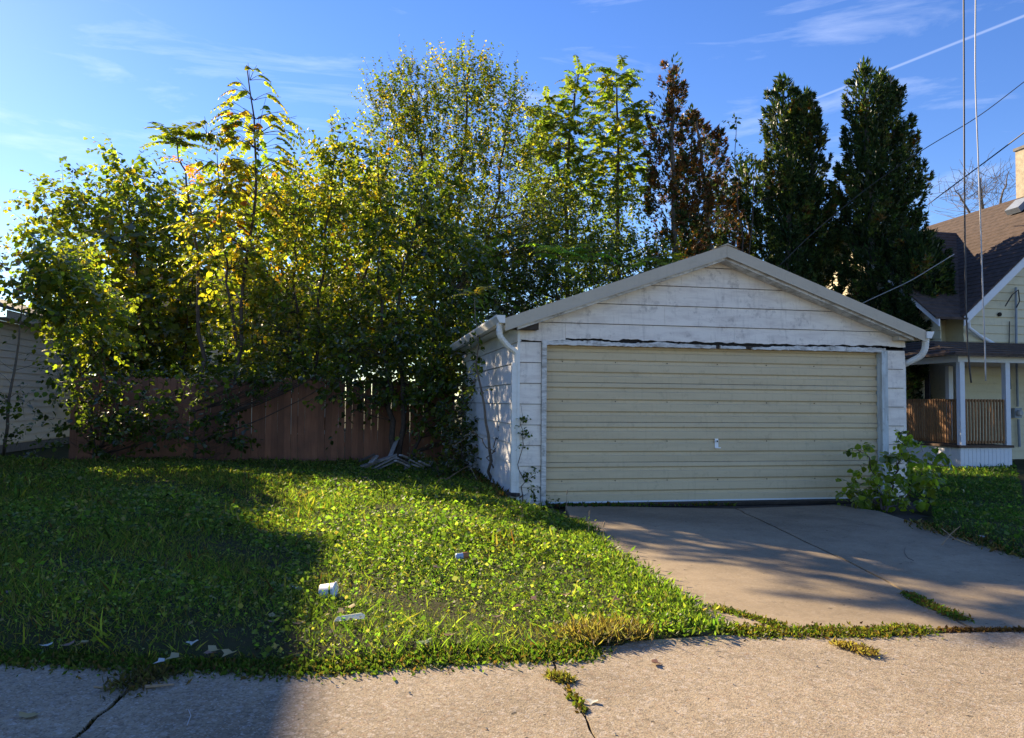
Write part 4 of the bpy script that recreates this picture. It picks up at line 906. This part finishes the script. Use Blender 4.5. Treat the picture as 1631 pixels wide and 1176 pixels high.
bushy('wispy_sapling', 'wispy sapling with a few hanging leaves right of the dead arborvitae', 'sapling', pt(1180,640,18.5)[:2]+(0,),
    [[pt(1180,640,18.5), pt(1180,400,18.5), pt(1172,260,18.5), pt(1170,180,18.5)], [pt(1182,640,18.5), pt(1195,420,18.5), pt(1200,300,18.5), pt(1205,245,18.5)]], [.025, .025],
    [(1168,205,6,30,18.5,.15,5), (1190,255,14,18,18.5,.2,6), (1205,262,14,20,18.5,.2,6), (1235,300,30,25,18.6,.3,14)], (GD, GM, GL), (1, 2, 1), ll=.1, Ls=.4, m=6, droop=.4, hang=.8)

# ---- undergrowth ---------------------------------------------------------------------------
bushy('fence_shrub', 'dark shaded bush covering the left end of the plank fence', 'shrub', (-5.4, 17.0, 0),
    [[pt(150,725,16.8), pt(140,640,16.7), pt(120,560,16.6)], [pt(155,725,16.8), pt(190,640,16.7), pt(215,580,16.6)]], [.03, .03],
    [(140,590,45,40,16.5,.5,34), (115,640,35,45,16.4,.5,20), (170,660,60,45,16.2,.6,44), (220,650,50,50,16.3,.4,22), (150,700,60,25,16.1,.5,26), (210,700,70,30,16.,.5,34)],
    (GD, GM, GL), (2, 2, .8), ll=.1, Ls=.5, m=9, droop=.35, hang=.7)
bushy('fence_shrub', 'dark shaded bush hiding the fence under the tall half-bare tree', 'shrub', (-2.9, 16.6, 0),
    [[pt(310,740,16.4), pt(310,660,16.4), pt(320,600,16.4)]], [.03],
    [(300,630,60,40,16.2,.4,34), (360,610,50,25,16.2,.4,34), (290,690,60,35,16.,.4,30), (370,690,30,30,16.,.3,22), (420,600,40,20,16.3,.3,20), (480,605,50,18,16.3,.3,22)],
    (GD, GM, GL), (2, 2, .8), ll=.1, Ls=.45, m=9, droop=.35, hang=.7)
bushy('corner_brush', 'dry weedy brush in the corner between fence and garage wall', 'shrub', (1.3, 14.2, 0),
    [[pt(740,770,13.6), pt(735,700,13.6), pt(728,640,13.8)]], [.02],
    [(735,690,28,50,14.,.5,60), (715,740,40,25,13.4,.5,50), (755,640,18,60,14.2,.5,44)],
    (GD, GM, GL, BR), (1.6, 1.6, .6, .8), ll=.07, Ls=.4, m=10, droop=.25)
# slim sapling against the garage side wall
r, sp = bushy('side_sapling', 'slim bent sapling growing against the garage side wall', 'sapling', tuple(onz(787,772)),
    [[tuple(onz(787,774)), pt(782,710,11.4), pt(768,640,11.5), pt(760,560,11.6), pt(757,480,11.7)], [pt(786,745,11.4), pt(775,705,11.2), pt(750,690,11.), pt(728,712,10.9)], [pt(785,720,11.4), pt(795,680,11.4), pt(800,665,11.4)]], [.028, .012, .01],
    [(760,600,14,40,11.7,.15,12), (755,560,18,20,11.7,.2,8)], (GD, GM), (1, 1), ll=.075, Ls=.25, m=6, bark='bark_grey', droop=.4, hang=.8)
v = Veg(); o = np.array(pt(757,470,11.7)); k = 9; an = rng.random(k)*6.28; v.fronds(np.repeat(o[None], k, 0), unit(np.stack([np.cos(an)-.35, .6*np.sin(an), .3+.4*rng.random(k)], 1)), .3+.15*rng.random(k), 8, .09, (GL, YG, YE), (1, 2, .5), droop=.4); v.finish(r, shape=LANCE, bark='bark_grey', leafname='fronds')
# bare sapling in front of the tan outbuilding
r = thing('bare_sapling', 'thin nearly leafless sapling in front of the tan outbuilding', 'sapling', tuple(onz(8,724)))
sp = stems_of(r, [[tuple(onz(6,726)), pt(14,650,18.5), pt(24,580,18.5), pt(36,500,18.5), pt(37,440,18.5)]], .04, 'bark_grey', wob=.01); v = Veg()
ps = np.array([pt(x, y, Y) for x, y, Y in ((60,562,18.6), (72,575,18.4), (-5,570,18.5), (-8,590,18.4), (45,612,18.3), (-10,660,18.4))]); v.connect(sp, ps, .02)
v.clump(pt(10,450,18.5), (rpx(40,18), .5, rpx(40,18)), 34, Ls=.5, m=7, ll=.11, cols=(GM, YG, YE, OR), w=(1,1.5,1,.8), hang=.8); v.clump(pt(30,650,18.), (rpx(35,18), .4, rpx(20,18)), 10, Ls=.4, m=6, ll=.11, cols=(GD, GM), w=(1,1)); v.clump(pt(45,690,17.6), (rpx(25,18), .4, rpx(30,18)), 16, Ls=.4, m=7, ll=.1, cols=(GD, GM), w=(1,1))
v.finish(r, bark='bark_grey')
# mulberry shoots by the right door jamb
r, sp = bushy('mulberry_shrub', 'leafy mulberry shrub growing at the right corner of the garage', 'shrub', tuple(onz(1405,812)),
    [[tuple(onz(1405,812)), pt(1400,770,9.3), pt(1388,730,9.3), pt(1365,715,9.3)], [tuple(onz(1408,812)), pt(1425,760,9.2), pt(1440,715,9.2), pt(1430,690,9.2)], [tuple(onz(1412,815)), pt(1450,780,9.), pt(1480,750,8.9)]], [.016, .016, .013],
    [(1375,720,18,8,9.3,.15,7), (1400,735,25,14,9.3,.2,13), (1440,705,16,12,9.2,.15,10), (1450,735,28,20,9.1,.25,20), (1478,722,14,8,9.,.15,7), (1480,770,18,20,8.9,.2,16), (1375,770,28,18,9.2,.2,15), (1415,775,35,22,9.1,.25,22), (1440,800,30,12,8.9,.2,18), (1355,785,12,14,9.2,.15,9), (1390,800,25,8,9.1,.2,14)],
    (GM, GL, (.17,.25,.04), (.24,.30,.05)), (1., 1.6, 1.8, 1.4), ll=.088, Ls=.2, m=6, droop=.45, hang=.8, r=.003)
# small vine on the front left corner of the garage
bushy('corner_vine', 'thin vine climbing the front left corner of the garage', 'vine', (2.0, 9.83, 0),
    [[(2.03, 9.85, 0), (2.01, 9.855, .5), (2.02, 9.85, 1.0), (2.04, 9.85, 1.3)]], [.008],
    [(832,672,5,8,9.82,.03,7), (834,700,4,22,9.84,.03,10), (846,760,12,14,9.82,.03,9), (853,788,10,8,9.8,.03,7), (880,800,14,4,9.7,.04,6)], (GD, GM), (1, 1), ll=.04, Ls=.1, m=5, droop=.3, r=.002)
# bare tree behind the yellow house
r = thing('bare_tree', 'leafless grey tree behind the brown shingle roof', 'tree', pt(1570, 640, 34)[:2]+(0,))
sp = stems_of(r, [[pt(1575,640,34), pt(1572,420,34), pt(1565,330,34), pt(1560,285,34)], [pt(1572,420,34), pt(1595,320,34), pt(1605,275,34)], [pt(1572,420,34), pt(1540,330,34), pt(1520,300,34)]], [.2, .09, .09], 'bark_grey'); v = Veg()
n = 150; S0 = np.array(pt(1560,305,34))+rng.normal(size=(n,3))*np.array([rpx(32,34), 1, rpx(14,34)]); v.connect(sp, S0, .01)
D = unit(rng.normal(size=(n,3))+np.array([0,0,.9])); tt = np.linspace(0,1,4)[None,:,None]; v.twig(S0[:,None]+D[:,None]*tt*1.0+rng.normal(size=(n,4,3))*.05*tt, np.repeat(np.linspace(.014,.006,4)[None],n,0)); v.finish(r, bark='bark_grey')
# distant hedge of trees beyond, one mass
v = Veg()
for (x, y, rx, ry, Y, n) in ((160,560,140,60,27,420), (480,540,120,70,26,420), (700,560,140,70,25,420), (900,540,130,60,25,350), (1120,560,200,90,24,520), (320,600,120,30,26,200), (1330,560,120,80,24,300)):
    v.clump(pt(x,y,Y), (rpx(rx,Y), 1.5, rpx(ry,Y)), n, Ls=.8, m=9, ll=.16, cols=(GD, GM, GL, YG), w=(1.5,2,1,.4))
o = v.finish(None) if False else None
lo = leaves('far_foliage', np.concatenate(v.P), np.concatenate(v.A), np.concatenate(v.N), np.concatenate(v.L), np.concatenate(v.C), None)
lo['kind'] = 'stuff'; lo['label'] = 'dark foliage of the yards beyond the fence'; lo['category'] = 'foliage'

# ---------------------------------------------------------------- grass and weeds
def scatter(poly, n, x0, x1, y0, y1, near=3.2):
    """points in polygon, denser towards the alley"""
    out = []; tot = 0
    while tot < n:
        k = n*3; y = y0*(y1/y0)**rng.random(k); x = x0+(x1-x0)*rng.random(k)
        keep = (np.abs(x-np.tan(psi)*y) < .76*y+.4) & (rng.random(k) < np.clip(.25+y/y1, 0, 1))
        P = np.stack([x, y], 1)[keep]; P = P[inside(P, poly)]; out.append(P); tot += len(P)
    return np.concatenate(out)[:n]
def patchy(P, s, ph): return np.sin(P[:,0]*s+ph)*np.cos(P[:,1]*s*1.2-ph)+.6*np.sin(P[:,0]*s*2.7+P[:,1]*s*1.9+ph*2)
def grass(name, label, poly, n, nb, box_, cols, wts, hmul=1.):
    P = scatter(poly, n, *box_); h = (.044+.02*patchy(P, 1.5, .4)+.035*rng.random(n))*hmul; h = np.clip(h, .02, .2)
    tall = rng.random(n) < .02+.05*(patchy(P, .8, 3.) > .7); h[tall] *= 2.2; thin = (patchy(P, 1.1, 5.) < -1.0) & (rng.random(n) < .65); h[thin] *= .35
    Z = lawn_z(P[:,0], P[:,1]); far = np.clip(P[:,1]/6, .7, 2.2)
    A = unit(np.column_stack([rng.normal(size=(n,2))*.65, np.ones(n)*.75])); N = vnorm(n)*np.array([1,1,.2])
    C = pick(cols, wts, n, .25); dry = (patchy(P, 2.1, 2.)+.45*rng.normal(size=n)) > 1.25; dry |= (P[:,0] < -.6) & (rng.random(n) < .22); C[dry] = pick((YG, (.22,.17,.07), BR), (1,1,.5), int(dry.sum()))
    blade = np.array([(0,.5,0),(.55,.34,.04),(1,0,.14),(.55,-.34,.04),(0,-.5,0)])*np.array([1,.11,1])
    Sd = unit(np.cross(N, A)); Nn = np.cross(A, Sd); L = h[:,None]; k = 5
    V = np.empty((n, k, 3)); P3 = np.column_stack([P, Z-.01])
    for i, (a, b, c) in enumerate(blade): V[:, i] = P3+L*(a*A+c*Nn*2.2)+(b*Sd)*(h*far)[:,None]
    ix = np.arange(n)[:,None]*k; Q = np.concatenate([ix+np.array([[0,1,3,4]]), ix+np.array([[1,2,3,3]])])
    tri_fix = np.concatenate([ix+np.array([[0,1,3,4]])]); 
    me_q = tri_fix
    o = fastmesh(name, V.reshape(-1,3), me_q, 'grass_blade', None, np.repeat(C, k, 0))
    # tips as a second set of faces in the same mesh would be n-gons; use pentagons instead
    bpy.data.objects.remove(o)
    o = fastmesh(name, V.reshape(-1,3), ix+np.array([[0,1,2,3,4]]), 'grass_blade', None, np.repeat(C, k, 0))
    o['kind'] = 'stuff'; o['label'] = label; o['category'] = 'grass'
    # broadleaf ground cover
    Pb = scatter(poly, nb, *box_); keep = patchy(Pb, .9, 1.1)+.5*rng.normal(size=len(Pb))+1.1*(Pb[:,0] > -.6)+.5*patchy(Pb, 2.6, 4.) > .35; Pb = Pb[keep]; n2 = len(Pb)
    h2 = .015+.055*rng.random(n2)+.03*patchy(Pb, 1.5, .4); P3 = np.column_stack([Pb, lawn_z(Pb[:,0], Pb[:,1])+np.clip(h2, .008, .1)])
    A = unit(np.column_stack([rng.normal(size=(n2,2)), .25*rng.normal(size=n2)])); N = np.array([0,0,.8])+rng.normal(size=(n2,3))*.8
    C = np.clip(pick(cols, wts, n2, .3)*1.2, 0, .6)
    lv = leaves(name.replace('grass', 'ground_cover'), P3, A, N, np.clip(.02*np.exp(.45*rng.normal(size=n2)), .007, .055)*np.clip(Pb[:,1]/6, .8, 1.45), C, None, 'grass_blade', SCALE*np.array([1,3.0,1.5]), SCQ)
    lv['kind'] = 'stuff'; lv['label'] = label.replace('grass', 'small broadleaf weeds'); lv['category'] = 'ground cover'
GC = ((.066,.098,.026), (.108,.15,.036), (.16,.20,.044), (.21,.20,.065), (.26,.21,.11))
grass('grass', 'patchy grass of the lawn left of the driveway', LAWN, 162000, 150000, (-14, 2.3, 3.7, 17.5), GC, (2.2, 3, 2, 1.0, .5))
grass('side_grass', 'short grass beside the yellow house', RLAWN, 38000, 12000, (5.8, 15.5, 4.8, 15), ((.05,.09,.026), (.07,.12,.03), (.10,.14,.04), (.15,.14,.06)), (1,1,1,.4), .8)
def clumps_on(name, label, cat, pts, n, spread, h, cols, w, z=.0, kind=None, wid=.1, group=None, lay=.7):
    pts = np.array(pts); i = rng.integers(0, len(pts), n); P = pts[i]+np.column_stack([rng.normal(size=(n,2))*spread, np.zeros(n)]); P[:,2] = z
    A = unit(np.column_stack([rng.normal(size=(n,2))*lay, .3+.6*rng.random(n)])); L = h*np.clip(1+.4*rng.normal(size=n), .3, 2)
    o = leaves(name, P, A, vnorm(n), L, pick(cols, w, n, .25), None, 'grass_blade', SCALE*np.array([1, wid/.13, 1]), SCQ)
    tag(o, label, cat, group, kind); return o
def along(pxs, n):
    P = np.array([onz(*p) for p in pxs]); t = np.linspace(0, len(P)-1, n); i = np.clip(t.astype(int), 0, len(P)-2); f = (t-i)[:,None]; return P[i]*(1-f)+P[i+1]*f
MOSS = ((.075,.10,.022), (.13,.13,.03), (.16,.11,.04), (.10,.055,.03))
clumps_on('joint_weeds', 'mossy weed strip in the joint between driveway and alley', 'weeds', along([(1145,1000),(1200,1008),(1300,1008),(1400,1008),(1465,1004)], 40), 8000, .05, .02, MOSS, (1.5,1.5,1,.6), 0, 'stuff', .22)
clumps_on('joint_weeds', 'thin weed tongue on the driveway near the grass corner', 'weeds', along([(1140,970),(1170,978),(1220,990),(1240,1000)], 14), 1500, .03, .018, MOSS, (1.5,1.5,1,.6), .004, 'stuff', .22)
clumps_on('joint_weeds', 'green and rust weed tuft in the driveway centre crack', 'weeds', along([(1448,948),(1465,958),(1485,968),(1510,978),(1530,988)], 20), 2400, .03, .018, ((.09,.14,.03), (.16,.08,.04), (.12,.12,.03)), (1.2,1,1), .004, 'stuff', .22)
clumps_on('joint_weeds', 'dry reddish moss in the joint at the right frame edge', 'weeds', along([(1500,1004),(1560,1004),(1640,1004)], 20), 1500, .02, .013, ((.16,.075,.04), (.1,.05,.03)), (1,1), 0, 'stuff', .3)
clumps_on('grass_tuft', 'small dry tuft growing from the alley crack below the lawn', 'grass tuft', along([(880,1078),(893,1082),(905,1086)], 6), 800, .02, .028, ((.15,.14,.045), (.21,.17,.07), (.17,.11,.05)), (1,1,.7), 0)
clumps_on('crack_weeds', 'thin weeds along the alley crack below the tuft', 'weeds', along([(903,1098),(918,1118),(930,1135)], 10), 130, .012, .02, ((.1,.06,.03), (.1,.11,.03)), (1,1), 0, 'stuff', .3)
clumps_on('dead_weed_clump', 'clump of dead brown weed lying on the alley below the joint', 'dead weed', along([(1340,1030),(1365,1036),(1385,1044)], 6), 1300, .026, .024, ((.26,.17,.08), (.18,.11,.055), (.32,.24,.13)), (1,1,.6), .01, None, .12)
clumps_on('dry_grass_patch', 'dried brown grass at the lawn corner beside the alley', 'dry grass', along([(935,1018),(965,1015),(1000,1012)], 10), 4500, .08, .05, ((.20,.14,.07), (.14,.09,.045), (.27,.21,.11)), (1,1,.7), .03, 'stuff', .05)
clumps_on('dirt_weeds', 'dry roots and moss over the left alley crack', 'weeds', along([(210,1095),(235,1078),(262,1068)], 8), 700, .06, .035, ((.12,.085,.05), (.09,.07,.04), (.11,.1,.04)), (1,1,.4), 0, 'stuff', .12)
clumps_on('dirt_weeds', 'brown debris inside the long left alley crack', 'weeds', along([(200,1105),(160,1135),(112,1178)], 20), 300, .014, .02, ((.08,.055,.035), (.06,.045,.03)), (1,1), -.02, 'stuff', .2)
clumps_on('wall_weeds', 'low dark weeds along the foot of the garage door', 'weeds', along([(880,806),(930,806),(1000,806),(1160,805)], 20), 500, .05, .045, (GD, GM, BR), (1,1,.6), 0, 'stuff', .22)
clumps_on('lawn_edge_weeds', 'leaning weeds on the lawn edge beside the driveway', 'weeds', along([(905,835),(935,870),(990,915),(1060,965),(1100,1005)], 40), 16000, .10, .038, GC, (2,3,2,.8,.3), .03, 'stuff', .13)
clumps_on('corner_litter', 'dry litter and stalks on the soil at the lawn edge right of the driveway', 'litter', along([(1470,838),(1500,850),(1560,866),(1631,890)], 20), 1100, .09, .05, (BR, (.2,.14,.08), GD), (1,1,1.2), .02, 'stuff', .12)
clumps_on('side_litter', 'dead leaves and stalks piled along the garage side wall', 'litter', [(1.85, y, 0) for y in np.linspace(10, 14, 20)], 900, .12, .09, (BR, (.16,.1,.06), GD), (1.2,1,.6), .06, 'stuff', .1)
clumps_on('lawn_edge_weeds', 'ragged grass fringe along the alley edge of the lawn', 'weeds', along([(-20,1046),(150,1050),(262,1056),(420,1062),(545,1060),(700,1048),(870,1042),(930,1036)], 120), 22000, .075, .024, ((.06,.09,.02), (.09,.12,.03), (.14,.11,.05), (.12,.075,.04)), (2,2,.9,.7), .0, 'stuff', .2)
# tall seed stalks beside the drive
for i, (x, y, lab) in enumerate(((900,815,'pale grass seed stalk at the top of the driveway edge, leftmost'), (935,848,'tallest pale grass seed stalk on the driveway edge'), (958,862,'pale grass seed stalk lowest on the driveway edge'))):
    b = onz(x, y+8); t_ = b+np.array([.02, 0, .26-.04*i]); mb = MB().tube([b, (b+t_)/2+np.array([.01,0,0]), t_], [.003,.003,.002], 5)
    mb.tube([t_, t_+np.array([.004,0,.03]), t_+np.array([.012,0,.06])], [.004,.009,.002], 6); tag(mb.build('seed_stalk', 'dry_twig'), lab, 'grass stalk', 'seed stalks')

# ---------------------------------------------------------------- litter and small things
def fallen(x, y, s, col, lab, z=.0, grp=None, rot=None):
    p = onz(x, y, z); rr = random.Random(int(x*7+y)); a = rr.random()*6.28
    A = np.array([[math.cos(a), math.sin(a), .05]]); N = np.array([[rr.uniform(-.15,.15), rr.uniform(-.15,.15), 1.]])
    o = leaves('fallen_leaf', (p+np.array([0,0,.006]))[None], A, N, [s], [col], None, 'litter_leaf', LOBE*np.array([1,1,1.6]), LBQ); tag(o, lab, 'leaf', grp)
PALE, YEL_, BRN, RST = (.55,.57,.5), (.36,.27,.07), (.15,.09,.05), (.2,.095,.045)
for (x, y) in ((75,1031), (240,945), (262,1055), (307,1024), (472,936), (340,962)): fallen(x, y, .055, PALE, 'pale upturned maple leaf on the shaded left lawn', .05, 'pale fallen leaves')
for (x, y) in ((237,962), (430,985), (270,994), (346,1036), (140,1026), (370,1040), (285,1048), (550,975), (560,970)): fallen(x, y, .075, YEL_, 'yellow fallen leaf on the lawn near the alley', .05, 'yellow fallen leaves')
for (x, y) in ((435,993), (475,996), (180,1008), (110,1030), (690,905), (845,955), (830,968), (900,950), (640,870), (560,860), (985,955), (790,985), (930,1000), (715,1015), (330,1044), (20,945)): fallen(x, y, .062, BRN if (x+y) % 2 else RST, ('dull brown' if (x+y) % 2 else 'rust red')+' curled leaf in the '+('shaded grass left of the white bowl' if x < 500 else 'sunlit grass nearer the fence than the can' if y < 890 else 'sunlit grass between the container and the dry patch'), .06, 'brown fallen leaves')
fallen(42, 1146, .075, YEL_, 'yellow leaf lying alone on the left of the alley', .0)
fallen(945, 1118, .05, PALE, 'pale leaf scrap beside the right alley crack', .0); fallen(1038, 1057, .06, RST, 'rust curled leaf on the alley below the dry grass', .005); fallen(677, 1028, .09, (.1,.16,.08), 'green fallen leaf standing at the lawn edge', .03)
# white foam cup on its side
c = onz(524, 942, .065); cup = thing('foam_cup', 'white foam bowl lying on its side in the sunlit grass', 'cup', tuple(c))
ax = unit(np.array([1., -.25, .02])); MB().lathe(c-ax*.06, [(.0, 0), (.045, 0), (.058, .10), (.062, .105), (.055, .10), (.042, .006), (0, .006)], 22, ax).build('bowl', 'foam_white', cup, True)
MB().lathe(c-ax*.06, [(.060, .098), (.066, .103), (.060, .109)], 22, ax).build('rim', 'foam_white', cup, True)
# crushed clear container
c = onz(556, 987, .05); ct_ = thing('plastic_container', 'crushed clear plastic container with green print in the grass', 'container', tuple(c))
A = [c+np.array(p) for p in ((-.09,-.03,0), (.09,-.03,.01), (.095,.035,.015), (-.085,.03,.0))]; Bk = [c+np.array(p) for p in ((-.07,-.012,.022), (.075,-.02,.04), (.07,.03,.03), (-.06,.02,.018))]
MB().loft(A, Bk).build('tray', 'clear_plastic', ct_); MB().box(c+np.array([-.045,-.036,.008]), c+np.array([-.022,-.029,.02])).build('label', 'green_print', ct_)
c = onz(735, 886, .06); can = thing('drink_can', 'crushed blue and orange drink can in the grass', 'can', tuple(c)); ax = unit(np.array([1,.1,.1]))
MB().lathe(c-ax*.05, [(0,0), (.024,0), (.03,.01), (.027,.05), (.03,.062)], 16, ax).build('body', 'blue_can', can, True); MB().lathe(c-ax*.05, [(.0301,.062), (.029,.1), (.024,.112), (0,.11)], 16, ax).build('end', 'orange_brown', can, True)
# sticks
def stick(pts, r, lab, mat='dry_twig'): tag(MB().tube([np.array(p) for p in pts], list(np.linspace(r, r*.5, len(pts))), 6).build('stick', mat), lab, 'stick', 'fallen sticks')
stick([onz(232,1094,.01), onz(255,1092,.012), onz(277,1090,.01)], .009, 'short brown stick across the left alley crack')
stick([onz(150,1094,.006), onz(183,1096,.008)], .005, 'thin twig left of the alley crack'); stick([onz(298,1155,.004), onz(304,1140,.006), onz(300,1130,.004)], .0025, 'curved pale straw on the left alley', 'grey_cable')
stick([onz(1545,868,.03), onz(1520,858,.1), onz(1500,842,.16)], .008, 'pale dead branch on the litter right of the driveway'); stick([onz(1500,868,.02), onz(1515,850,.12), onz(1530,838,.2)], .006, 'forked dead twig standing beside the right shrub')
stick([onz(690,775,.05), onz(702,762,.22), onz(716,762,.2), onz(724,776,.05)], .009, 'bent dry branch arching in front of the plank heap'); stick([onz(705,768,.03), onz(735,748,.2), onz(748,742,.3), onz(760,765,.1)], .011, 'dead branch sprawling from the garage wall'); stick([onz(560,755,.02), onz(585,762,.14), onz(610,778,.05)], .007, 'thin dead branch left of the plank heap')
tag(MB().tube([onz(1442,872,.008), onz(1440,880,.008), onz(1446,889,.008), onz(1462,882,.008)][:3]+[onz(1455,893,.008)], .002, 5).build('wire_scrap', 'black_cable'), 'thin curved wire scrap on the right half of the driveway', 'wire')
for i, (x, y, s, lab) in enumerate(((1565,858,.05,'rounded white stone at the edge of the right lawn'), (1548,858,.03,'small tan stone beside the rounded white stone'), (1595,860,.035,'flat pale stone right of the rounded white stone'))):
    rr = np.random.default_rng(i); mb = MB().lathe(onz(x, y, .02), [(0,-.5*s), (.7*s,-.35*s), (s,0), (.75*s,.45*s), (0,.6*s)], 9); mb.v = [tuple(np.array(p)+rr.normal(size=3)*s*.1) for p in mb.v]; tag(mb.build('stone', 'stone', None, True), lab, 'stone', 'stones by the driveway')
# pebbles and spalls on the alley
n = 120; P = np.column_stack([rng.uniform(-2.5, 4.5, n), rng.uniform(2.4, 4.1, n), np.full(n, .004)]); pv, pq = [], []
for i in range(n):
    s = .003+.006*rng.random()**2; q = np.array([(1,0,0),(0,1,0),(-1,0,0),(0,-1,0),(0,0,.8)])*s*(.7+.6*rng.random((5,3)))+P[i]; pv.append(q); b = i*5; pq += [(b,b+1,b+4,b+4), (b+1,b+2,b+4,b+4), (b+2,b+3,b+4,b+4), (b+3,b,b+4,b+4)]
mb = MB(); mb.v = [tuple(p) for p in np.concatenate(pv)]; mb.f = [f[:3] for f in pq]; o = mb.build('pebbles', 'chimney_stone'); tag(o, 'loose pebbles and grit on the alley', 'pebbles', kind='stuff')
# heap of old planks
rp = random.Random(4)
PL = [((580,748),(632,727)), ((592,750),(632,730)), ((600,751),(634,735)), ((575,746),(620,731)), ((640,741),(664,752)), ((652,735),(690,754)), ((655,742),(682,752)), ((645,757),(650,743)), ((632,733),(648,741)), ((638,728),(650,733)), ((660,727),(645,738)), ((668,738),(697,752)), ((630,737),(642,742)), ((590,741),(600,729)), ((572,738),(597,727)), ((676,742),(700,750))]
where = ('left end, lowest', 'left end, second up', 'left end, third up', 'left end, longest', 'middle, short', 'right side, long', 'right side, below the long one', 'front, upright stub', 'middle, upper', 'top, small', 'top, crosswise dark', 'far right, long', 'middle, chopped', 'left end, steep', 'far left, dark', 'far right, short')
for i, ((x0, y0), (x1, y1)) in enumerate(PL):
    Yp = 14.15-.012*i
    a, b = ony(x0, y0-3, Yp-.12*rp.random()), ony(x1, y1-3, Yp+.12*rp.random()); ax = (b-a)/2; s = unit(np.cross(ax, (0, 0, 1.))); nz_ = np.cross(unit(ax), s)
    tag(MB().obox((a+b)/2, ax, s*.045, nz_*.014).build('plank', 'plank_grey' if i not in (10, 14) else 'rotten_wood'), f'weathered plank in the heap by the fence, {where[i]}', 'plank', 'plank heap')
a, b = ony(618, 735, 15.6), ony(632, 700, 16.2); tag(MB().obox((a+b)/2, (b-a)/2, (.05, 0, .02), (0, .012, 0)).build('plank', 'plank_grey'), 'plank leaning on the fence behind the heap', 'plank', 'plank heap')

# ---------------------------------------------------------------- overhead cables
def cable(name, lab, pts, r, mat):
    p = np.array(pts, float); t = np.linspace(0, len(p)-1, 30); i = np.clip(t.astype(int), 0, len(p)-2); f = (t-i)[:,None]; q = p[i]*(1-f)+p[i+1]*f
    for _ in range(3): q[1:-1] = (q[:-2]+2*q[1:-1]+q[2:])/4
    return tag(MB().tube(q, r, 6).build(name, mat, None, True), lab, 'cable', 'overhead cables')
YC = 10.5
cable('hanging_cable', 'black cable hanging down in front of the yellow house, left of the pair', [pt(1534,-260,YC), pt(1535,0,YC), pt(1536,300,YC), pt(1538,480,YC), pt(1541,545,YC), pt(1544,585,YC), pt(1547,610,YC)], .013, 'black_cable')
cable('hanging_cable', 'grey cable hanging down in front of the yellow house, right of the pair', [pt(1556,-260,YC), pt(1554,0,YC), pt(1553,130,YC), pt(1557,220,YC), pt(1561,330,YC), pt(1564,430,YC), pt(1569,555,YC), pt(1570,607,YC)], .011, 'grey_cable')
cable('span_cable', 'horizontal cable high above the alley carrying the hanging pair', [(-20, YC+.1, 9.6), pt(1545,-262,YC), (40, YC-.1, 9.6)], .015, 'black_cable')
cable('service_cable', 'sagging dark cable crossing in front of the tallest arborvitae', [pt(1660,108,14), pt(1560,186,15), pt(1470,238,16), pt(1380,300,17), pt(1290,375,17.2), pt(1240,425,17.2)], .010, 'black_cable')
cable('service_cable', 'lower dark cable running down to the brown roof', [pt(1660,190,13), pt(1560,265,15), pt(1510,302,16.5), pt(1478,326,18.5)], .015, 'black_cable')
cable('service_cable', 'thin pale cable over the low evergreen above the garage eave', [pt(1520,405,14.5), pt(1450,448,15), pt(1380,480,15.6), pt(1340,500,16)], .008, 'grey_cable')
